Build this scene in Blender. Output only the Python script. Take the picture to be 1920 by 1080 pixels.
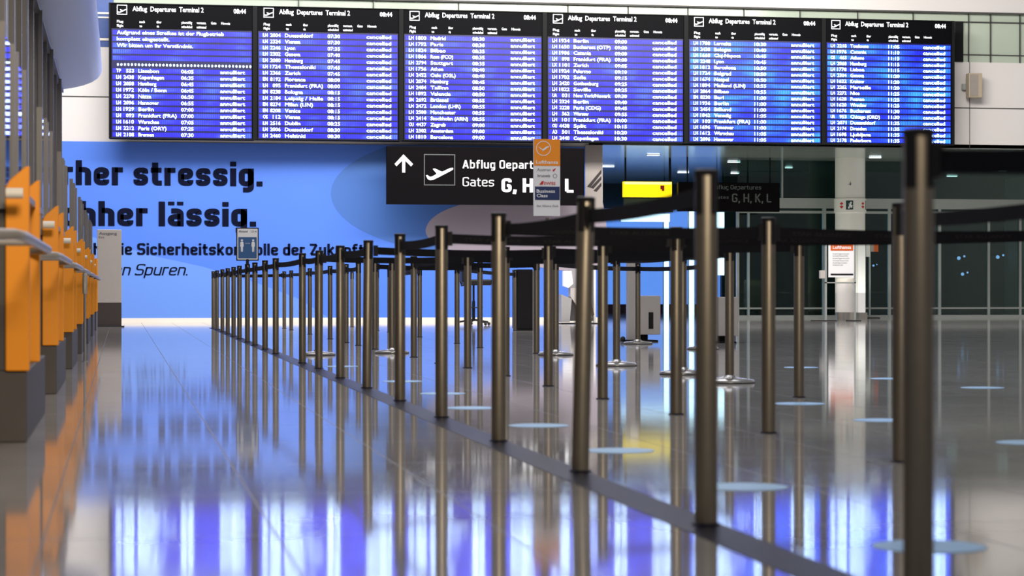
import bpy, bmesh, math, random
from mathutils import Vector, Matrix
random.seed(7)
for o in list(bpy.data.objects): bpy.data.objects.remove(o)
SC = bpy.context.scene; COL = SC.collection

# ------------------------------------------------------------------ camera, world, lights, exposure
# world frame: +Y runs down the aisle to the end wall, +X to the right, camera at the origin turned to the right
F = 4200.0; TH = math.atan(733.0/4200.0); CT, ST = math.cos(TH), math.sin(TH); CH = 0.65; HZ = 545.0
cd = bpy.data.cameras.new('camera'); cam = bpy.data.objects.new('camera', cd); COL.objects.link(cam)
cam.location = (0, 0, CH); cam.rotation_euler = (math.pi/2, 0, -TH)
cd.sensor_width = 36; cd.lens = 36*F/1920; cd.shift_y = 5/1920
cd.clip_start = 0.1; cd.clip_end = 300
cd.dof.use_dof = True; cd.dof.focus_distance = 34; cd.dof.aperture_fstop = 4.6
SC.camera = cam
w = bpy.data.worlds.new('world'); SC.world = w; w.use_nodes = True
bg = w.node_tree.nodes['Background']; bg.inputs[0].default_value = (0.92, 0.93, 1.0, 1); bg.inputs[1].default_value = 0.22
SC.view_settings.view_transform = 'Standard'; SC.view_settings.look = 'None'
SC.view_settings.exposure = 0.0; SC.view_settings.gamma = 1
SC.view_settings.use_curve_mapping = False

def area(name, loc, aim, sx, sy, power, col):
    l = bpy.data.lights.new(name, 'AREA'); l.shape = 'RECTANGLE'; l.size = sx; l.size_y = sy
    l.energy = power; l.color = col
    o = bpy.data.objects.new(name, l); COL.objects.link(o); o.location = loc
    o.rotation_euler = (Vector(aim)-Vector(loc)).to_track_quat('-Z', 'Y').to_euler()
    return o
area('hall_ceiling_light', (2, 38, 9.5), (5, 46.3, 1.5), 14, 2.5, 1750, (1.0, 0.96, 0.95))
area('aisle_ceiling_light', (3, 22, 10), (3, 22, 0), 10, 20, 1250, (0.93, 0.93, 1.0))
area('near_desk_fill', (1.5, -2, 6.5), (-1.0, 14, 0.6), 3, 2, 95, (1.0, 0.86, 0.66)).data.spread = math.radians(50)  # unseen fill behind the camera, added and narrowed to brighten the orange desks
area('facade_light', (12, 38, 8.5), (11.5, 46.3, 4.5), 8, 2, 1100, (1.0, 0.95, 0.9))
area('passage_fill', (9.5, 60, 1.0), (9.5, 55, 3.6), 4, 1.2, 60, (0.6, 0.75, 1.0))  # unseen fill added low in the passage to lift its ceiling
area('recess_fill', (14, 49, 0.6), (14, 49, 3.6), 12, 2, 90, (0.95, 1.0, 0.85))  # unseen upward fill added near the floor to brighten the recess ceiling

# ------------------------------------------------------------------ picture measurements turned into metres
def onplane(x, y, s):                    # image point -> (x, z) on the vertical plane Y = s
    u = (x-960)/F; Y = s/(CT-u*ST)
    return Y*(u*CT+ST), CH+(HZ-y)/F*Y
def gnd(x, y):                           # image point of a foot -> floor position
    Y = F*CH/(y-HZ); u = (x-960)/F
    return Y*(u*CT+ST), Y*(CT-u*ST)

# ------------------------------------------------------------------ materials
def mat(name, col, rough=0.5, metal=0.0, emit=None, es=0.0, spec=0.5, noise=0.0, nscale=8.0, coat=0.0):
    m = bpy.data.materials.new(name); m.use_nodes = True; nt = m.node_tree; b = nt.nodes['Principled BSDF']
    b.inputs['Base Color'].default_value = (*col, 1); b.inputs['Roughness'].default_value = rough
    b.inputs['Metallic'].default_value = metal; b.inputs['Specular IOR Level'].default_value = spec
    b.inputs['Coat Weight'].default_value = coat
    if emit: b.inputs['Emission Color'].default_value = (*emit, 1); b.inputs['Emission Strength'].default_value = es
    if noise > 0:
        tc = nt.nodes.new('ShaderNodeTexCoord'); n = nt.nodes.new('ShaderNodeTexNoise'); n.inputs['Scale'].default_value = nscale
        n.inputs['Detail'].default_value = 4
        mx = nt.nodes.new('ShaderNodeMix'); mx.data_type = 'RGBA'
        mx.inputs[6].default_value = (*[c*(1-noise) for c in col], 1); mx.inputs[7].default_value = (*[min(1, c*(1+noise)) for c in col], 1)
        nt.links.new(tc.outputs['Object'], n.inputs['Vector']); nt.links.new(n.outputs['Fac'], mx.inputs[0])
        nt.links.new(mx.outputs[2], b.inputs['Base Color'])
    return m
M = {}
M['steel'] = mat('brushed_steel', (0.225, 0.192, 0.145), 0.40, 0.85, noise=0.12, nscale=30)
M['black'] = mat('black_plastic', (0.012, 0.011, 0.012), 0.45, noise=0.2, spec=0.25)
M['belt'] = mat('belt_webbing', (0.008, 0.008, 0.011), 0.7, noise=0.3, nscale=60, spec=0.1)
M['beltprint'] = mat('belt_print', (0.022, 0.019, 0.021), 0.7, spec=0.1)
M['plate'] = mat('polished_base_steel', (0.55, 0.54, 0.52), 0.2, 0.9, noise=0.05)
M['rubber'] = mat('rubber', (0.015, 0.014, 0.014), 0.7)
M['orange'] = mat('orange_laminate', (1.0, 0.33, 0.0), 0.5, noise=0.04, nscale=3)
M['desk'] = mat('grey_brown_laminate', (0.075, 0.064, 0.058), 0.6, noise=0.12, nscale=5)
M['postgrey'] = mat('painted_grey_post', (0.16, 0.15, 0.145), 0.4, 0.3, noise=0.1)
M['ledge'] = mat('grey_rounded_ledge', (0.36, 0.32, 0.28), 0.35, 0.2, noise=0.08)
M['mirrorglass'] = mat('dark_reflective_glass', (0.16, 0.19, 0.21), 0.04, 0.75, noise=0.06)
M['partition'] = mat('grey_panel', (0.34, 0.33, 0.33), 0.45, noise=0.08, nscale=1.5)
M['canopy'] = mat('white_lacquer', (0.50, 0.50, 0.52), 0.38)
M['white'] = mat('white_wall_panel', (0.72, 0.69, 0.66), 0.4, noise=0.04, nscale=0.6)
M['joint'] = mat('dark_joint', (0.06, 0.06, 0.055), 0.6)
M['greenglass'] = mat('pale_green_glass', (0.45, 0.52, 0.42), 0.15, noise=0.08, nscale=0.8)
M['blueglass'] = mat('blue_gallery_panel', (0.04, 0.09, 0.30), 0.3, noise=0.2)
M['banner'] = mat('blue_banner', (0.072, 0.205, 0.76), 0.55, noise=0.05, nscale=0.5)
M['bannerdark'] = mat('darker_blue_print', (0.052, 0.16, 0.50), 0.55)
M['bannerlight'] = mat('paler_blue_print', (0.13, 0.29, 0.80), 0.55)
M['bannergrey'] = mat('grey_print', (0.36, 0.31, 0.36), 0.55)
M['ink'] = mat('navy_black_ink', (0.004, 0.006, 0.022), 0.6, spec=0.05)
M['baseboard'] = mat('cream_skirting', (0.85, 0.80, 0.70), 0.4)
M['boardblack'] = mat('display_housing', (0.002, 0.002, 0.003), 0.5, spec=0.06)
M['boardframe'] = mat('display_frame', (0.009, 0.010, 0.010), 0.5, spec=0.1)
M['signblack'] = mat('black_sign_face', (0.004, 0.003, 0.004), 0.5, spec=0.06)
M['signwhite'] = mat('lit_sign_white', (0.8, 0.8, 0.8), 0.5, emit=(1, 1, 1), es=0.55)
M['signgrey'] = mat('dim_sign_grey', (0.10, 0.11, 0.11), 0.5)
M['signwhite_dim'] = mat('lit_sign_soft_white', (0.7, 0.7, 0.7), 0.5, emit=(1, 1, 1), es=0.25)
M['paper'] = mat('white_print', (0.86, 0.86, 0.86), 0.5)
M['orangeprint'] = mat('orange_print', (0.95, 0.30, 0.01), 0.5)
M['redorange'] = mat('red_orange_print', (0.62, 0.11, 0.015), 0.5)
M['navy'] = mat('navy_print', (0.012, 0.03, 0.115), 0.5)
M['bluedark'] = mat('blue_print', (0.02, 0.10, 0.27), 0.5)
M['red'] = mat('red_print', (0.6, 0.02, 0.02), 0.5)
M['greyprint'] = mat('grey_ink', (0.12, 0.12, 0.14), 0.6)
M['greygreen'] = mat('dark_green_print', (0.005, 0.04, 0.035), 0.5)
M['yellow'] = mat('backlit_yellow', (0.9, 0.7, 0.01), 0.5, emit=(1, 0.76, 0.0), es=0.95)
M['yellowlight'] = mat('backlit_pale_yellow', (0.9, 0.85, 0.3), 0.5, emit=(1, 0.95, 0.35), es=1.1)
M['stele'] = mat('warm_grey_stele', (0.40, 0.36, 0.33), 0.45, noise=0.04)
M['stelefoot'] = mat('dark_brown_foot', (0.032, 0.022, 0.020), 0.45)
M['pillar'] = mat('white_pillar_paint', (0.82, 0.79, 0.75), 0.4, noise=0.03)
M['chrome'] = mat('chrome_sleeve', (0.5, 0.47, 0.42), 0.25, 0.9, noise=0.05)
M['alu'] = mat('aluminium_frame', (0.42, 0.45, 0.43), 0.35, 0.4, noise=0.05)
M['kiosk'] = mat('kiosk_shell', (0.50, 0.46, 0.42), 0.4, noise=0.04)
M['beige'] = mat('beige_speaker_shell', (0.42, 0.35, 0.25), 0.5, noise=0.05)
M['glow'] = mat('lit_panel', (0.8, 0.9, 1), 0.5, emit=(0.55, 0.85, 1), es=1.9)
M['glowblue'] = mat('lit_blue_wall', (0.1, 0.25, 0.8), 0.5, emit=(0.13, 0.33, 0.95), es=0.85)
M['lamp'] = mat('lamp_diffuser', (1, 1, 1), 0.5, emit=(0.85, 0.95, 1), es=3.0)
M['bluereflection'] = mat('blue_reflection_glow', (0.3, 0.4, 1), 0.5, emit=(0.35, 0.5, 1), es=1.6)  # blue reflections in the glass, put in as emission
M['darkroom'] = mat('dark_green_wall', (0.022, 0.040, 0.036), 0.6, noise=0.2, nscale=0.7)
M['brownroom'] = mat('dark_brown_panel', (0.06, 0.035, 0.012), 0.6)
M['soffit'] = mat('glossy_metal_ceiling', (0.36, 0.41, 0.38), 0.14, 0.3, noise=0.06, nscale=2)
M['redwall'] = mat('red_brown_plinth', (0.16, 0.05, 0.05), 0.5)
M['sticker'] = mat('pale_blue_floor_sticker', (0.36, 0.66, 1.0), 0.35, noise=0.06)
M['strip'] = mat('dark_stone_strip', (0.015, 0.015, 0.03), 0.35, noise=0.1, spec=0.05)
M['brass'] = mat('silver_lines', (0.6, 0.58, 0.5), 0.3, 0.6)
M['mural_dark'] = mat('mural_dark_print', (0.03, 0.02, 0.02), 0.5)

def glass_mat():
    m = bpy.data.materials.new('facade_glass'); m.use_nodes = True; nt = m.node_tree; nt.nodes.clear()
    out = nt.nodes.new('ShaderNodeOutputMaterial'); mx = nt.nodes.new('ShaderNodeMixShader')
    tr = nt.nodes.new('ShaderNodeBsdfTransparent'); tr.inputs[0].default_value = (0.55, 0.72, 0.68, 1)
    gl = nt.nodes.new('ShaderNodeBsdfGlossy'); gl.inputs['Roughness'].default_value = 0.03
    gl.inputs[0].default_value = (0.8, 0.95, 0.9, 1)
    fr = nt.nodes.new('ShaderNodeFresnel'); fr.inputs[0].default_value = 1.55
    nt.links.new(fr.outputs[0], mx.inputs[0]); nt.links.new(tr.outputs[0], mx.inputs[1]); nt.links.new(gl.outputs[0], mx.inputs[2])
    nt.links.new(mx.outputs[0], out.inputs[0]); return m
M['glass'] = glass_mat()

def bars_mat(name, ca, cb, cc, st):
    m = bpy.data.materials.new(name); m.use_nodes = True; nt = m.node_tree; b = nt.nodes['Principled BSDF']
    b.inputs['Base Color'].default_value = (0, 0, 0.02, 1); b.inputs['Roughness'].default_value = 0.4
    tc = nt.nodes.new('ShaderNodeTexCoord')
    n = nt.nodes.new('ShaderNodeTexNoise'); n.inputs['Scale'].default_value = 0.9; n.inputs['Detail'].default_value = 3
    mp = nt.nodes.new('ShaderNodeMapping'); mp.inputs['Scale'].default_value = (1.2, 1, 2.6)
    nt.links.new(tc.outputs['Object'], mp.inputs[0]); nt.links.new(mp.outputs[0], n.inputs['Vector'])
    r = nt.nodes.new('ShaderNodeValToRGB'); e = r.color_ramp.elements
    e[0].position = 0.35; e[0].color = (*ca, 1); e[1].position = 0.68; e[1].color = (*cc, 1)
    k = e.new(0.5); k.color = (*cb, 1)
    nt.links.new(n.outputs['Fac'], r.inputs[0])
    # fine vertical pixel columns
    sx = nt.nodes.new('ShaderNodeSeparateXYZ'); nt.links.new(tc.outputs['Object'], sx.inputs[0])
    a = nt.nodes.new('ShaderNodeMath'); a.operation = 'MULTIPLY'; a.inputs[1].default_value = 170
    s = nt.nodes.new('ShaderNodeMath'); s.operation = 'SINE'
    c = nt.nodes.new('ShaderNodeMath'); c.operation = 'MULTIPLY_ADD'; c.inputs[1].default_value = 0.55; c.inputs[2].default_value = 1.0
    nt.links.new(sx.outputs[0], a.inputs[0]); nt.links.new(a.outputs[0], s.inputs[0]); nt.links.new(s.outputs[0], c.inputs[0])
    f = nt.nodes.new('ShaderNodeMath'); f.operation = 'MULTIPLY'; f.inputs[1].default_value = st
    nt.links.new(c.outputs[0], f.inputs[0])
    nt.links.new(r.outputs[0], b.inputs['Emission Color']); nt.links.new(f.outputs[0], b.inputs['Emission Strength'])
    return m
M['bars_a'] = bars_mat('screen_rows_violet_blue', (0.005, 0.003, 0.28), (0.010, 0.010, 0.65), (0.028, 0.065, 1.0), 3.2)
M['bars_b'] = bars_mat('screen_rows_azure', (0.004, 0.008, 0.38), (0.010, 0.045, 0.75), (0.02, 0.17, 1.0), 3.2)
M['screendark'] = mat('screen_row_gap', (0.0, 0.0, 0.02), 0.4, emit=(0.0, 0.0, 0.12), es=0.6)
M['screentext'] = mat('screen_text', (0.8, 0.9, 1), 0.5, emit=(0.62, 0.92, 1.0), es=8.5)
M['screenhead'] = mat('screen_heading', (0.8, 0.8, 0.8), 0.5, emit=(0.9, 0.95, 1.0), es=0.95)

def floor_mat():
    m = bpy.data.materials.new('polished_stone_tiles'); m.use_nodes = True; nt = m.node_tree; b = nt.nodes['Principled BSDF']
    tc = nt.nodes.new('ShaderNodeTexCoord'); sp = nt.nodes.new('ShaderNodeSeparateXYZ'); nt.links.new(tc.outputs['Object'], sp.inputs[0])
    def joint(out, off, size, wd):
        a = nt.nodes.new('ShaderNodeMath'); a.operation = 'ADD'; a.inputs[1].default_value = off
        p = nt.nodes.new('ShaderNodeMath'); p.operation = 'PINGPONG'; p.inputs[1].default_value = size/2
        l = nt.nodes.new('ShaderNodeMath'); l.operation = 'LESS_THAN'; l.inputs[1].default_value = wd
        nt.links.new(out, a.inputs[0]); nt.links.new(a.outputs[0], p.inputs[0]); nt.links.new(p.outputs[0], l.inputs[0]); return l
    jx = joint(sp.outputs[0], 0.2, 0.607, 0.0028); jy = joint(sp.outputs[1], 0.1, 1.214, 0.004)
    mx = nt.nodes.new('ShaderNodeMath'); mx.operation = 'MAXIMUM'; nt.links.new(jx.outputs[0], mx.inputs[0]); nt.links.new(jy.outputs[0], mx.inputs[1])
    n = nt.nodes.new('ShaderNodeTexNoise'); n.inputs['Scale'].default_value = 0.9; n.inputs['Detail'].default_value = 6
    nt.links.new(tc.outputs['Object'], n.inputs['Vector'])
    cr = nt.nodes.new('ShaderNodeValToRGB'); cr.color_ramp.elements[0].color = (0.40, 0.375, 0.355, 1); cr.color_ramp.elements[1].color = (0.52, 0.49, 0.46, 1)
    cr.color_ramp.elements[0].position = 0.3; cr.color_ramp.elements[1].position = 0.7
    nt.links.new(n.outputs['Fac'], cr.inputs[0])
    mix = nt.nodes.new('ShaderNodeMix'); mix.data_type = 'RGBA'; mix.inputs[7].default_value = (0.06, 0.055, 0.05, 1)
    nt.links.new(mx.outputs[0], mix.inputs[0]); nt.links.new(cr.outputs[0], mix.inputs[6]); nt.links.new(mix.outputs[2], b.inputs['Base Color'])
    n2 = nt.nodes.new('ShaderNodeTexNoise'); n2.inputs['Scale'].default_value = 3.5; n2.inputs['Detail'].default_value = 5
    nt.links.new(tc.outputs['Object'], n2.inputs['Vector'])
    mr = nt.nodes.new('ShaderNodeMapRange'); mr.inputs[3].default_value = 0.04; mr.inputs[4].default_value = 0.078
    nt.links.new(n2.outputs['Fac'], mr.inputs[0])
    ad = nt.nodes.new('ShaderNodeMath'); ad.operation = 'MULTIPLY_ADD'; ad.inputs[1].default_value = 0.35
    nt.links.new(mx.outputs[0], ad.inputs[0]); nt.links.new(mr.outputs[0], ad.inputs[2]); nt.links.new(ad.outputs[0], b.inputs['Roughness'])
    b.inputs['IOR'].default_value = 1.55
    return m
M['floor'] = floor_mat()

# ------------------------------------------------------------------ mesh helpers
def box(bm, x0, x1, y0, y1, z0, z1):
    v = [bm.verts.new(p) for p in ((x0,y0,z0),(x1,y0,z0),(x1,y1,z0),(x0,y1,z0),(x0,y0,z1),(x1,y0,z1),(x1,y1,z1),(x0,y1,z1))]
    for f in ((0,3,2,1),(4,5,6,7),(0,1,5,4),(1,2,6,5),(2,3,7,6),(3,0,4,7)): bm.faces.new([v[i] for i in f])
def lathe(bm, prof, cx=0, cy=0, seg=28):            # prof: (r, z) from bottom to top
    rings = []
    for r, z in prof:
        rings.append([bm.verts.new((cx+r*math.cos(2*math.pi*i/seg), cy+r*math.sin(2*math.pi*i/seg), z)) for i in range(seg)])
    for a, b in zip(rings, rings[1:]):
        for i in range(seg): bm.faces.new((a[i], a[(i+1)%seg], b[(i+1)%seg], b[i]))
    bm.faces.new(rings[0][::-1]); bm.faces.new(rings[-1])
def poly_xz(bm, pts, y, th=0.0):                     # outline in x,z facing the camera, with thickness
    f = bm.faces.new([bm.verts.new((p[0], y, p[1])) for p in pts])
    if th:
        g = bmesh.ops.extrude_face_region(bm, geom=[f]); bmesh.ops.translate(bm, vec=(0, th, 0), verts=[e for e in g['geom'] if isinstance(e, bmesh.types.BMVert)])
def tube(bm, pts, r, seg=10):
    pts = [Vector(p) for p in pts]; rings = []
    for i, p in enumerate(pts):
        d = (pts[min(i+1, len(pts)-1)]-pts[max(i-1, 0)]).normalized()
        up = Vector((0, 0, 1)) if abs(d.z) < 0.9 else Vector((1, 0, 0))
        a = d.cross(up).normalized(); b = d.cross(a)
        rings.append([bm.verts.new(p+a*r*math.cos(2*math.pi*k/seg)+b*r*math.sin(2*math.pi*k/seg)) for k in range(seg)])
    for a, b in zip(rings, rings[1:]):
        for k in range(seg): bm.faces.new((a[k], a[(k+1)%seg], b[(k+1)%seg], b[k]))
    bm.faces.new(rings[0][::-1]); bm.faces.new(rings[-1])
def smooth_pts(P, n=6):
    out = []; N = len(P)
    for i in range(N):
        a, b, c, d = P[i-1], P[i], P[(i+1)%N], P[(i+2)%N]
        for j in range(n):
            f = j/n; out.append(tuple(0.5*((2*b[k])+(-a[k]+c[k])*f+(2*a[k]-5*b[k]+4*c[k]-d[k])*f*f+(-a[k]+3*b[k]-3*c[k]+d[k])*f**3) for k in range(2)))
    return out
def obj(name, bm, m, parent=None, smooth=False, bevel=0.0, kind=None, loc=None):
    bmesh.ops.recalc_face_normals(bm, faces=bm.faces)
    me = bpy.data.meshes.new(name); bm.to_mesh(me); bm.free(); me.materials.append(m)
    if smooth:
        for p in me.polygons: p.use_smooth = True
        try: me.set_sharp_from_angle(angle=math.radians(40))
        except Exception: pass
    o = bpy.data.objects.new(name, me); COL.objects.link(o)
    if parent: o.parent = parent
    if loc: o.location = loc
    if bevel > 0:
        bv = o.modifiers.new('bevel', 'BEVEL'); bv.width = bevel; bv.segments = 2; bv.limit_method = 'ANGLE'
    if kind: o['kind'] = kind
    return o
def bx(name, m, dims, parent=None, bevel=0.0, kind=None):
    bm = bmesh.new(); box(bm, *dims); return obj(name, bm, m, parent, bevel=bevel, kind=kind)
def thing(name, label, cat, loc=(0,0,0), rotz=0, group=None):
    o = bpy.data.objects.new(name, None); o.empty_display_size = 0.1; COL.objects.link(o)
    o.location = loc; o.rotation_euler = (0, 0, rotz); o['label'] = label; o['category'] = cat
    if group: o['group'] = group
    return o
def tag(o, label, cat, group=None):
    o['label'] = label; o['category'] = cat
    if group: o['group'] = group
    return o

_tc = {}
def text_raw(s, bold, shear=0.0):
    k = (s, bold, shear)
    if k in _tc: return _tc[k]
    c = bpy.data.curves.new('lettering', 'FONT'); c.body = s; c.size = 1; c.offset = bold; c.shear = shear; c.resolution_u = 2
    o = bpy.data.objects.new('lettering', c); COL.objects.link(o)
    me = bpy.data.meshes.new_from_object(o.evaluated_get(bpy.context.evaluated_depsgraph_get()))
    vs = [v.co.copy() for v in me.vertices]; fs = [tuple(p.vertices) for p in me.polygons]
    bpy.data.objects.remove(o); bpy.data.curves.remove(c); bpy.data.meshes.remove(me)
    _tc[k] = (vs, fs); return _tc[k]
_H = None
def put_text(bm, s, x0, x1, zb, cap, y, bold=0.0, shear=0.0, width=None, align='L'):
    """lettering facing -Y, cap height in metres, baseline zb; if x1 is given the width is fitted, else natural * width"""
    global _H
    if _H is None: _H = max(v.y for v in text_raw('H', 0)[0])
    vs, fs = text_raw(s, bold, shear)
    if not vs: return
    a = min(v.x for v in vs); b = max(v.x for v in vs); k = cap/_H
    if x1 is not None: kx = (x1-x0)/(b-a)
    else: kx = k*(width or 1.0)
    if align == 'R': x0 = x0-(b-a)*kx
    nv = [bm.verts.new((x0+(v.x-a)*kx, y, zb+v.y*k)) for v in vs]
    for f in fs:
        try: bm.faces.new([nv[i] for i in f])
        except ValueError: pass

def _round(pts, r, closed=False):
    out = []; n = len(pts)
    for i in range(n):
        p = Vector(pts[i])
        if not closed and i in (0, n-1): out.append(p); continue
        a = Vector(pts[i-1]); b = Vector(pts[(i+1) % n]); da = (a-p); db = (b-p)
        if abs(da.normalized().dot(db.normalized())) > 0.9: out.append(p); continue
        k = min(r, da.length*0.5, db.length*0.5); pa = p+da.normalized()*k; pb = p+db.normalized()*k
        for j in range(6): f = j/5; out.append((1-f)**2*pa+2*f*(1-f)*p+f*f*pb)
    return out
def glyph(ch, t):
    xh = 0.725; b = t/2; w = 0.50; cl = b; cr = w-b; lo = b; xt = xh-b; ct = 1-b; mid = xh/2
    O = ('c', [(cl,lo),(cr,lo),(cr,xt),(cl,xt)])
    W = 0.56; Cr = W-b
    G = {
     'o': (w,[O]), 'n': (w,[('o',[(cl,0),(cl,xh)]),('o',[(cl,xt),(cr,xt),(cr,0)])]),
     'h': (w,[('o',[(cl,0),(cl,1)]),('o',[(cl,xt),(cr,xt),(cr,0)])]),
     'r': (.36,[('o',[(cl,0),(cl,xh)]),('o',[(cl,xt),(.36,xt)])]),
     'e': (w,[('o',[(cl,mid),(cr,mid),(cr,xt),(cl,xt),(cl,lo),(cr,lo),(cr,lo+b+.03)])]),
     's': (w-.02,[('o',[(cr-.02,xt-b-.04),(cr-.02,xt),(cl,xt),(cl,mid),(cr-.02,mid),(cr-.02,lo),(cl,lo),(cl,lo+b+.04)])]),
     't': (.36,[('o',[(.14,.93),(.14,lo),(.36,lo)]),('o',[(0,xt),(.35,xt)])]),
     'i': (t,[('o',[(b,0),(b,xh)]),('o',[(b,1-t*.95),(b,1.0)])]), 'l': (t,[('o',[(b,0),(b,1)])]),
     'g': (w,[O,('o',[(cr,xh),(cr,-.25+b),(cl+.04,-.25+b)])]),
     'a': (w,[('o',[(cl+.01,xt),(cr,xt),(cr,0)]),('o',[(cr,mid+.03),(cl,mid+.03),(cl,lo),(cr,lo)])]),
     'c': (w-.03,[('o',[(cr-.03,xt-b-.05),(cr-.03,xt),(cl,xt),(cl,lo),(cr-.03,lo),(cr-.03,lo+b+.05)])]),
     'u': (w,[('o',[(cl,xh),(cl,lo),(cr,lo)]),('o',[(cr,xh),(cr,0)])]),
     'd': (w,[O,('o',[(cr,0),(cr,1)])]), 'b': (w,[O,('o',[(cl,0),(cl,1)])]), 'p': (w,[O,('o',[(cl,-.25),(cl,xh)])]),
     'k': (w,[('o',[(cl,0),(cl,1)]),('o',[(cl,.28),(cr+.02,xh)]),('o',[(.2,.40),(cr+.02,0)])]),
     'f': (.38,[('o',[(.38,ct),(.14,ct),(.14,0)]),('o',[(0,xt),(.36,xt)])]),
     'm': (.78,[('o',[(cl,0),(cl,xh)]),('o',[(cl,xt),(.39,xt),(.39,0)]),('o',[(.39,xt),(.78-b,xt),(.78-b,0)])]),
     'V': (.6,[('o',[(b,1),(.3,0.04)]),('o',[(.6-b,1),(.3,.04)])]),
     'N': (.6,[('o',[(cl,0),(cl,1)]),('o',[(.6-b,0),(.6-b,1)]),('o',[(cl,.97),(.6-b,.03)])]),
     'S': (W,[('o',[(Cr,ct-b-.06),(Cr,ct),(cl,ct),(cl,.5),(Cr,.5),(Cr,lo),(cl,lo),(cl,lo+b+.06)])]),
     'Z': (W,[('o',[(0,ct),(Cr,ct)]),('o',[(Cr,ct),(cl,lo)]),('o',[(cl,lo),(W,lo)])]),
     'A': (.6,[('o',[(b*.8,0),(.3,.97)]),('o',[(.6-b*.8,0),(.3,.97)]),('o',[(.13,.27),(.47,.27)])]),
     'D': (W,[('c',[(cl,lo),(Cr,lo),(Cr,ct),(cl,ct)])]),
     'G': (W,[('o',[(Cr,ct-b-.1),(Cr,ct),(cl,ct),(cl,lo),(Cr,lo),(Cr,.48),(.3,.48)])]),
     'H': (W+.02,[('o',[(cl,0),(cl,1)]),('o',[(Cr+.02,0),(Cr+.02,1)]),('o',[(cl,.5),(Cr+.02,.5)])]),
     'K': (W,[('o',[(cl,0),(cl,1)]),('o',[(cl,.38),(Cr+.02,1)]),('o',[(.22,.55),(Cr+.02,0)])]),
     'L': (.48,[('o',[(cl,1),(cl,lo)]),('o',[(cl,lo),(.48,lo)])]),
     '.': (t,[('o',[(b,0),(b,t)])]), ',': (t,[('o',[(b+.02,t),(b-.03,-.13)])]),
     '1': (.3,[('o',[(.3-b,0),(.3-b,1)]),('o',[(.3-b,.95),(0,.8)])]),
     '5': (w,[('o',[(cr,ct),(cl,ct),(cl,.55),(cr,.55),(cr,lo),(cl,lo),(cl,.2)])]),
    }
    if ch == '\u00e4': ww, p = G['a']; return ww, p+[('o',[(.11,1-t*.72),(.11,1)]),('o',[(.39,1-t*.72),(.39,1)])]
    return G[ch]
def din_text(bm, s, x0, x1, zb, cap, y, t=0.175, shear=0.0, gap=None):
    """squared sans lettering built from strokes of weight t"""
    gap = gap if gap is not None else (0.085 if t > 0.16 else 0.5*t+0.04)
    x = 0; items = []
    for ch in s:
        if ch == ' ': x += 0.26; continue
        w_, paths = glyph(ch, t); items.append((x, paths)); x += w_+gap
    tot = x-gap; kx = (x1-x0)/tot
    for gx, paths in items:
        for kind, pts in paths:
            cl = kind == 'c'; P = _round(pts, 0.16, cl); n = len(P); L, R = [], []
            for i, p in enumerate(P):
                a = P[i-1] if (cl or i > 0) else P[i]; b = P[(i+1) % n] if (cl or i < n-1) else P[i]
                d1 = (p-a); d2 = (b-p)
                if d1.length < 1e-6: d1 = d2
                if d2.length < 1e-6: d2 = d1
                d = (d1.normalized()+d2.normalized()).normalized(); nn = Vector((-d.y, d.x)); c = max(0.5, nn.dot(Vector((-d1.normalized().y, d1.normalized().x))))
                for q, lst in ((1, L), (-1, R)):
                    v = p+nn*q*t/2/c; X = gx+v.x+shear*v.y
                    lst.append(bm.verts.new((x0+X*kx, y, zb+v.y*cap)))
            m = n if cl else n-1
            for i in range(m):
                j = (i+1) % n
                try: bm.faces.new((L[i], L[j], R[j], R[i]))
                except ValueError: pass

# take-off pictogram in a unit square
PLANE = [(0.06,0.32),(0.11,0.33),(0.2,0.27),(0.27,0.29),(0.41,0.37),(0.28,0.53),(0.35,0.54),(0.58,0.44),(0.84,0.56),(0.93,0.57),(0.94,0.53),(0.90,0.49),(0.52,0.29),(0.3,0.18),(0.2,0.165),(0.12,0.20)]
def plane_icon(bm, x0, x1, z0, z1, y, lw=0.035):
    W, H = x1-x0, z1-z0
    poly_xz(bm, [(x0+a*W, z0+b*H) for a, b in PLANE], y)
    t = lw*W
    for q in ((x0,x1,z0,z0+t),(x0,x1,z1-t,z1),(x0,x0+t,z0+t,z1-t),(x1-t,x1,z0+t,z1-t)):
        poly_xz(bm, [(q[0],q[2]),(q[1],q[2]),(q[1],q[3]),(q[0],q[3])], y)
def ring(bm, cx, cz, r, t, y, seg=32):
    a = [bm.verts.new((cx+r*math.cos(2*math.pi*i/seg), y, cz+r*math.sin(2*math.pi*i/seg))) for i in range(seg)]
    b = [bm.verts.new((cx+(r-t)*math.cos(2*math.pi*i/seg), y, cz+(r-t)*math.sin(2*math.pi*i/seg))) for i in range(seg)]
    for i in range(seg): bm.faces.new((a[i], a[(i+1)%seg], b[(i+1)%seg], b[i]))
def crane(bm, cx, cz, r, y):
    P = [(-0.75,0.28),(-0.45,0.10),(-0.15,-0.12),(0.05,-0.02),(0.35,0.22),(0.72,0.30),(0.78,0.20),(0.45,0.02),(0.30,-0.12),(0.02,-0.30),(-0.15,-0.42),(-0.10,-0.25),(-0.35,-0.12)]
    poly_xz(bm, [(cx+a*r, cz+b*r) for a, b in P], y); ring(bm, cx, cz, r, r*0.09, y)

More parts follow.
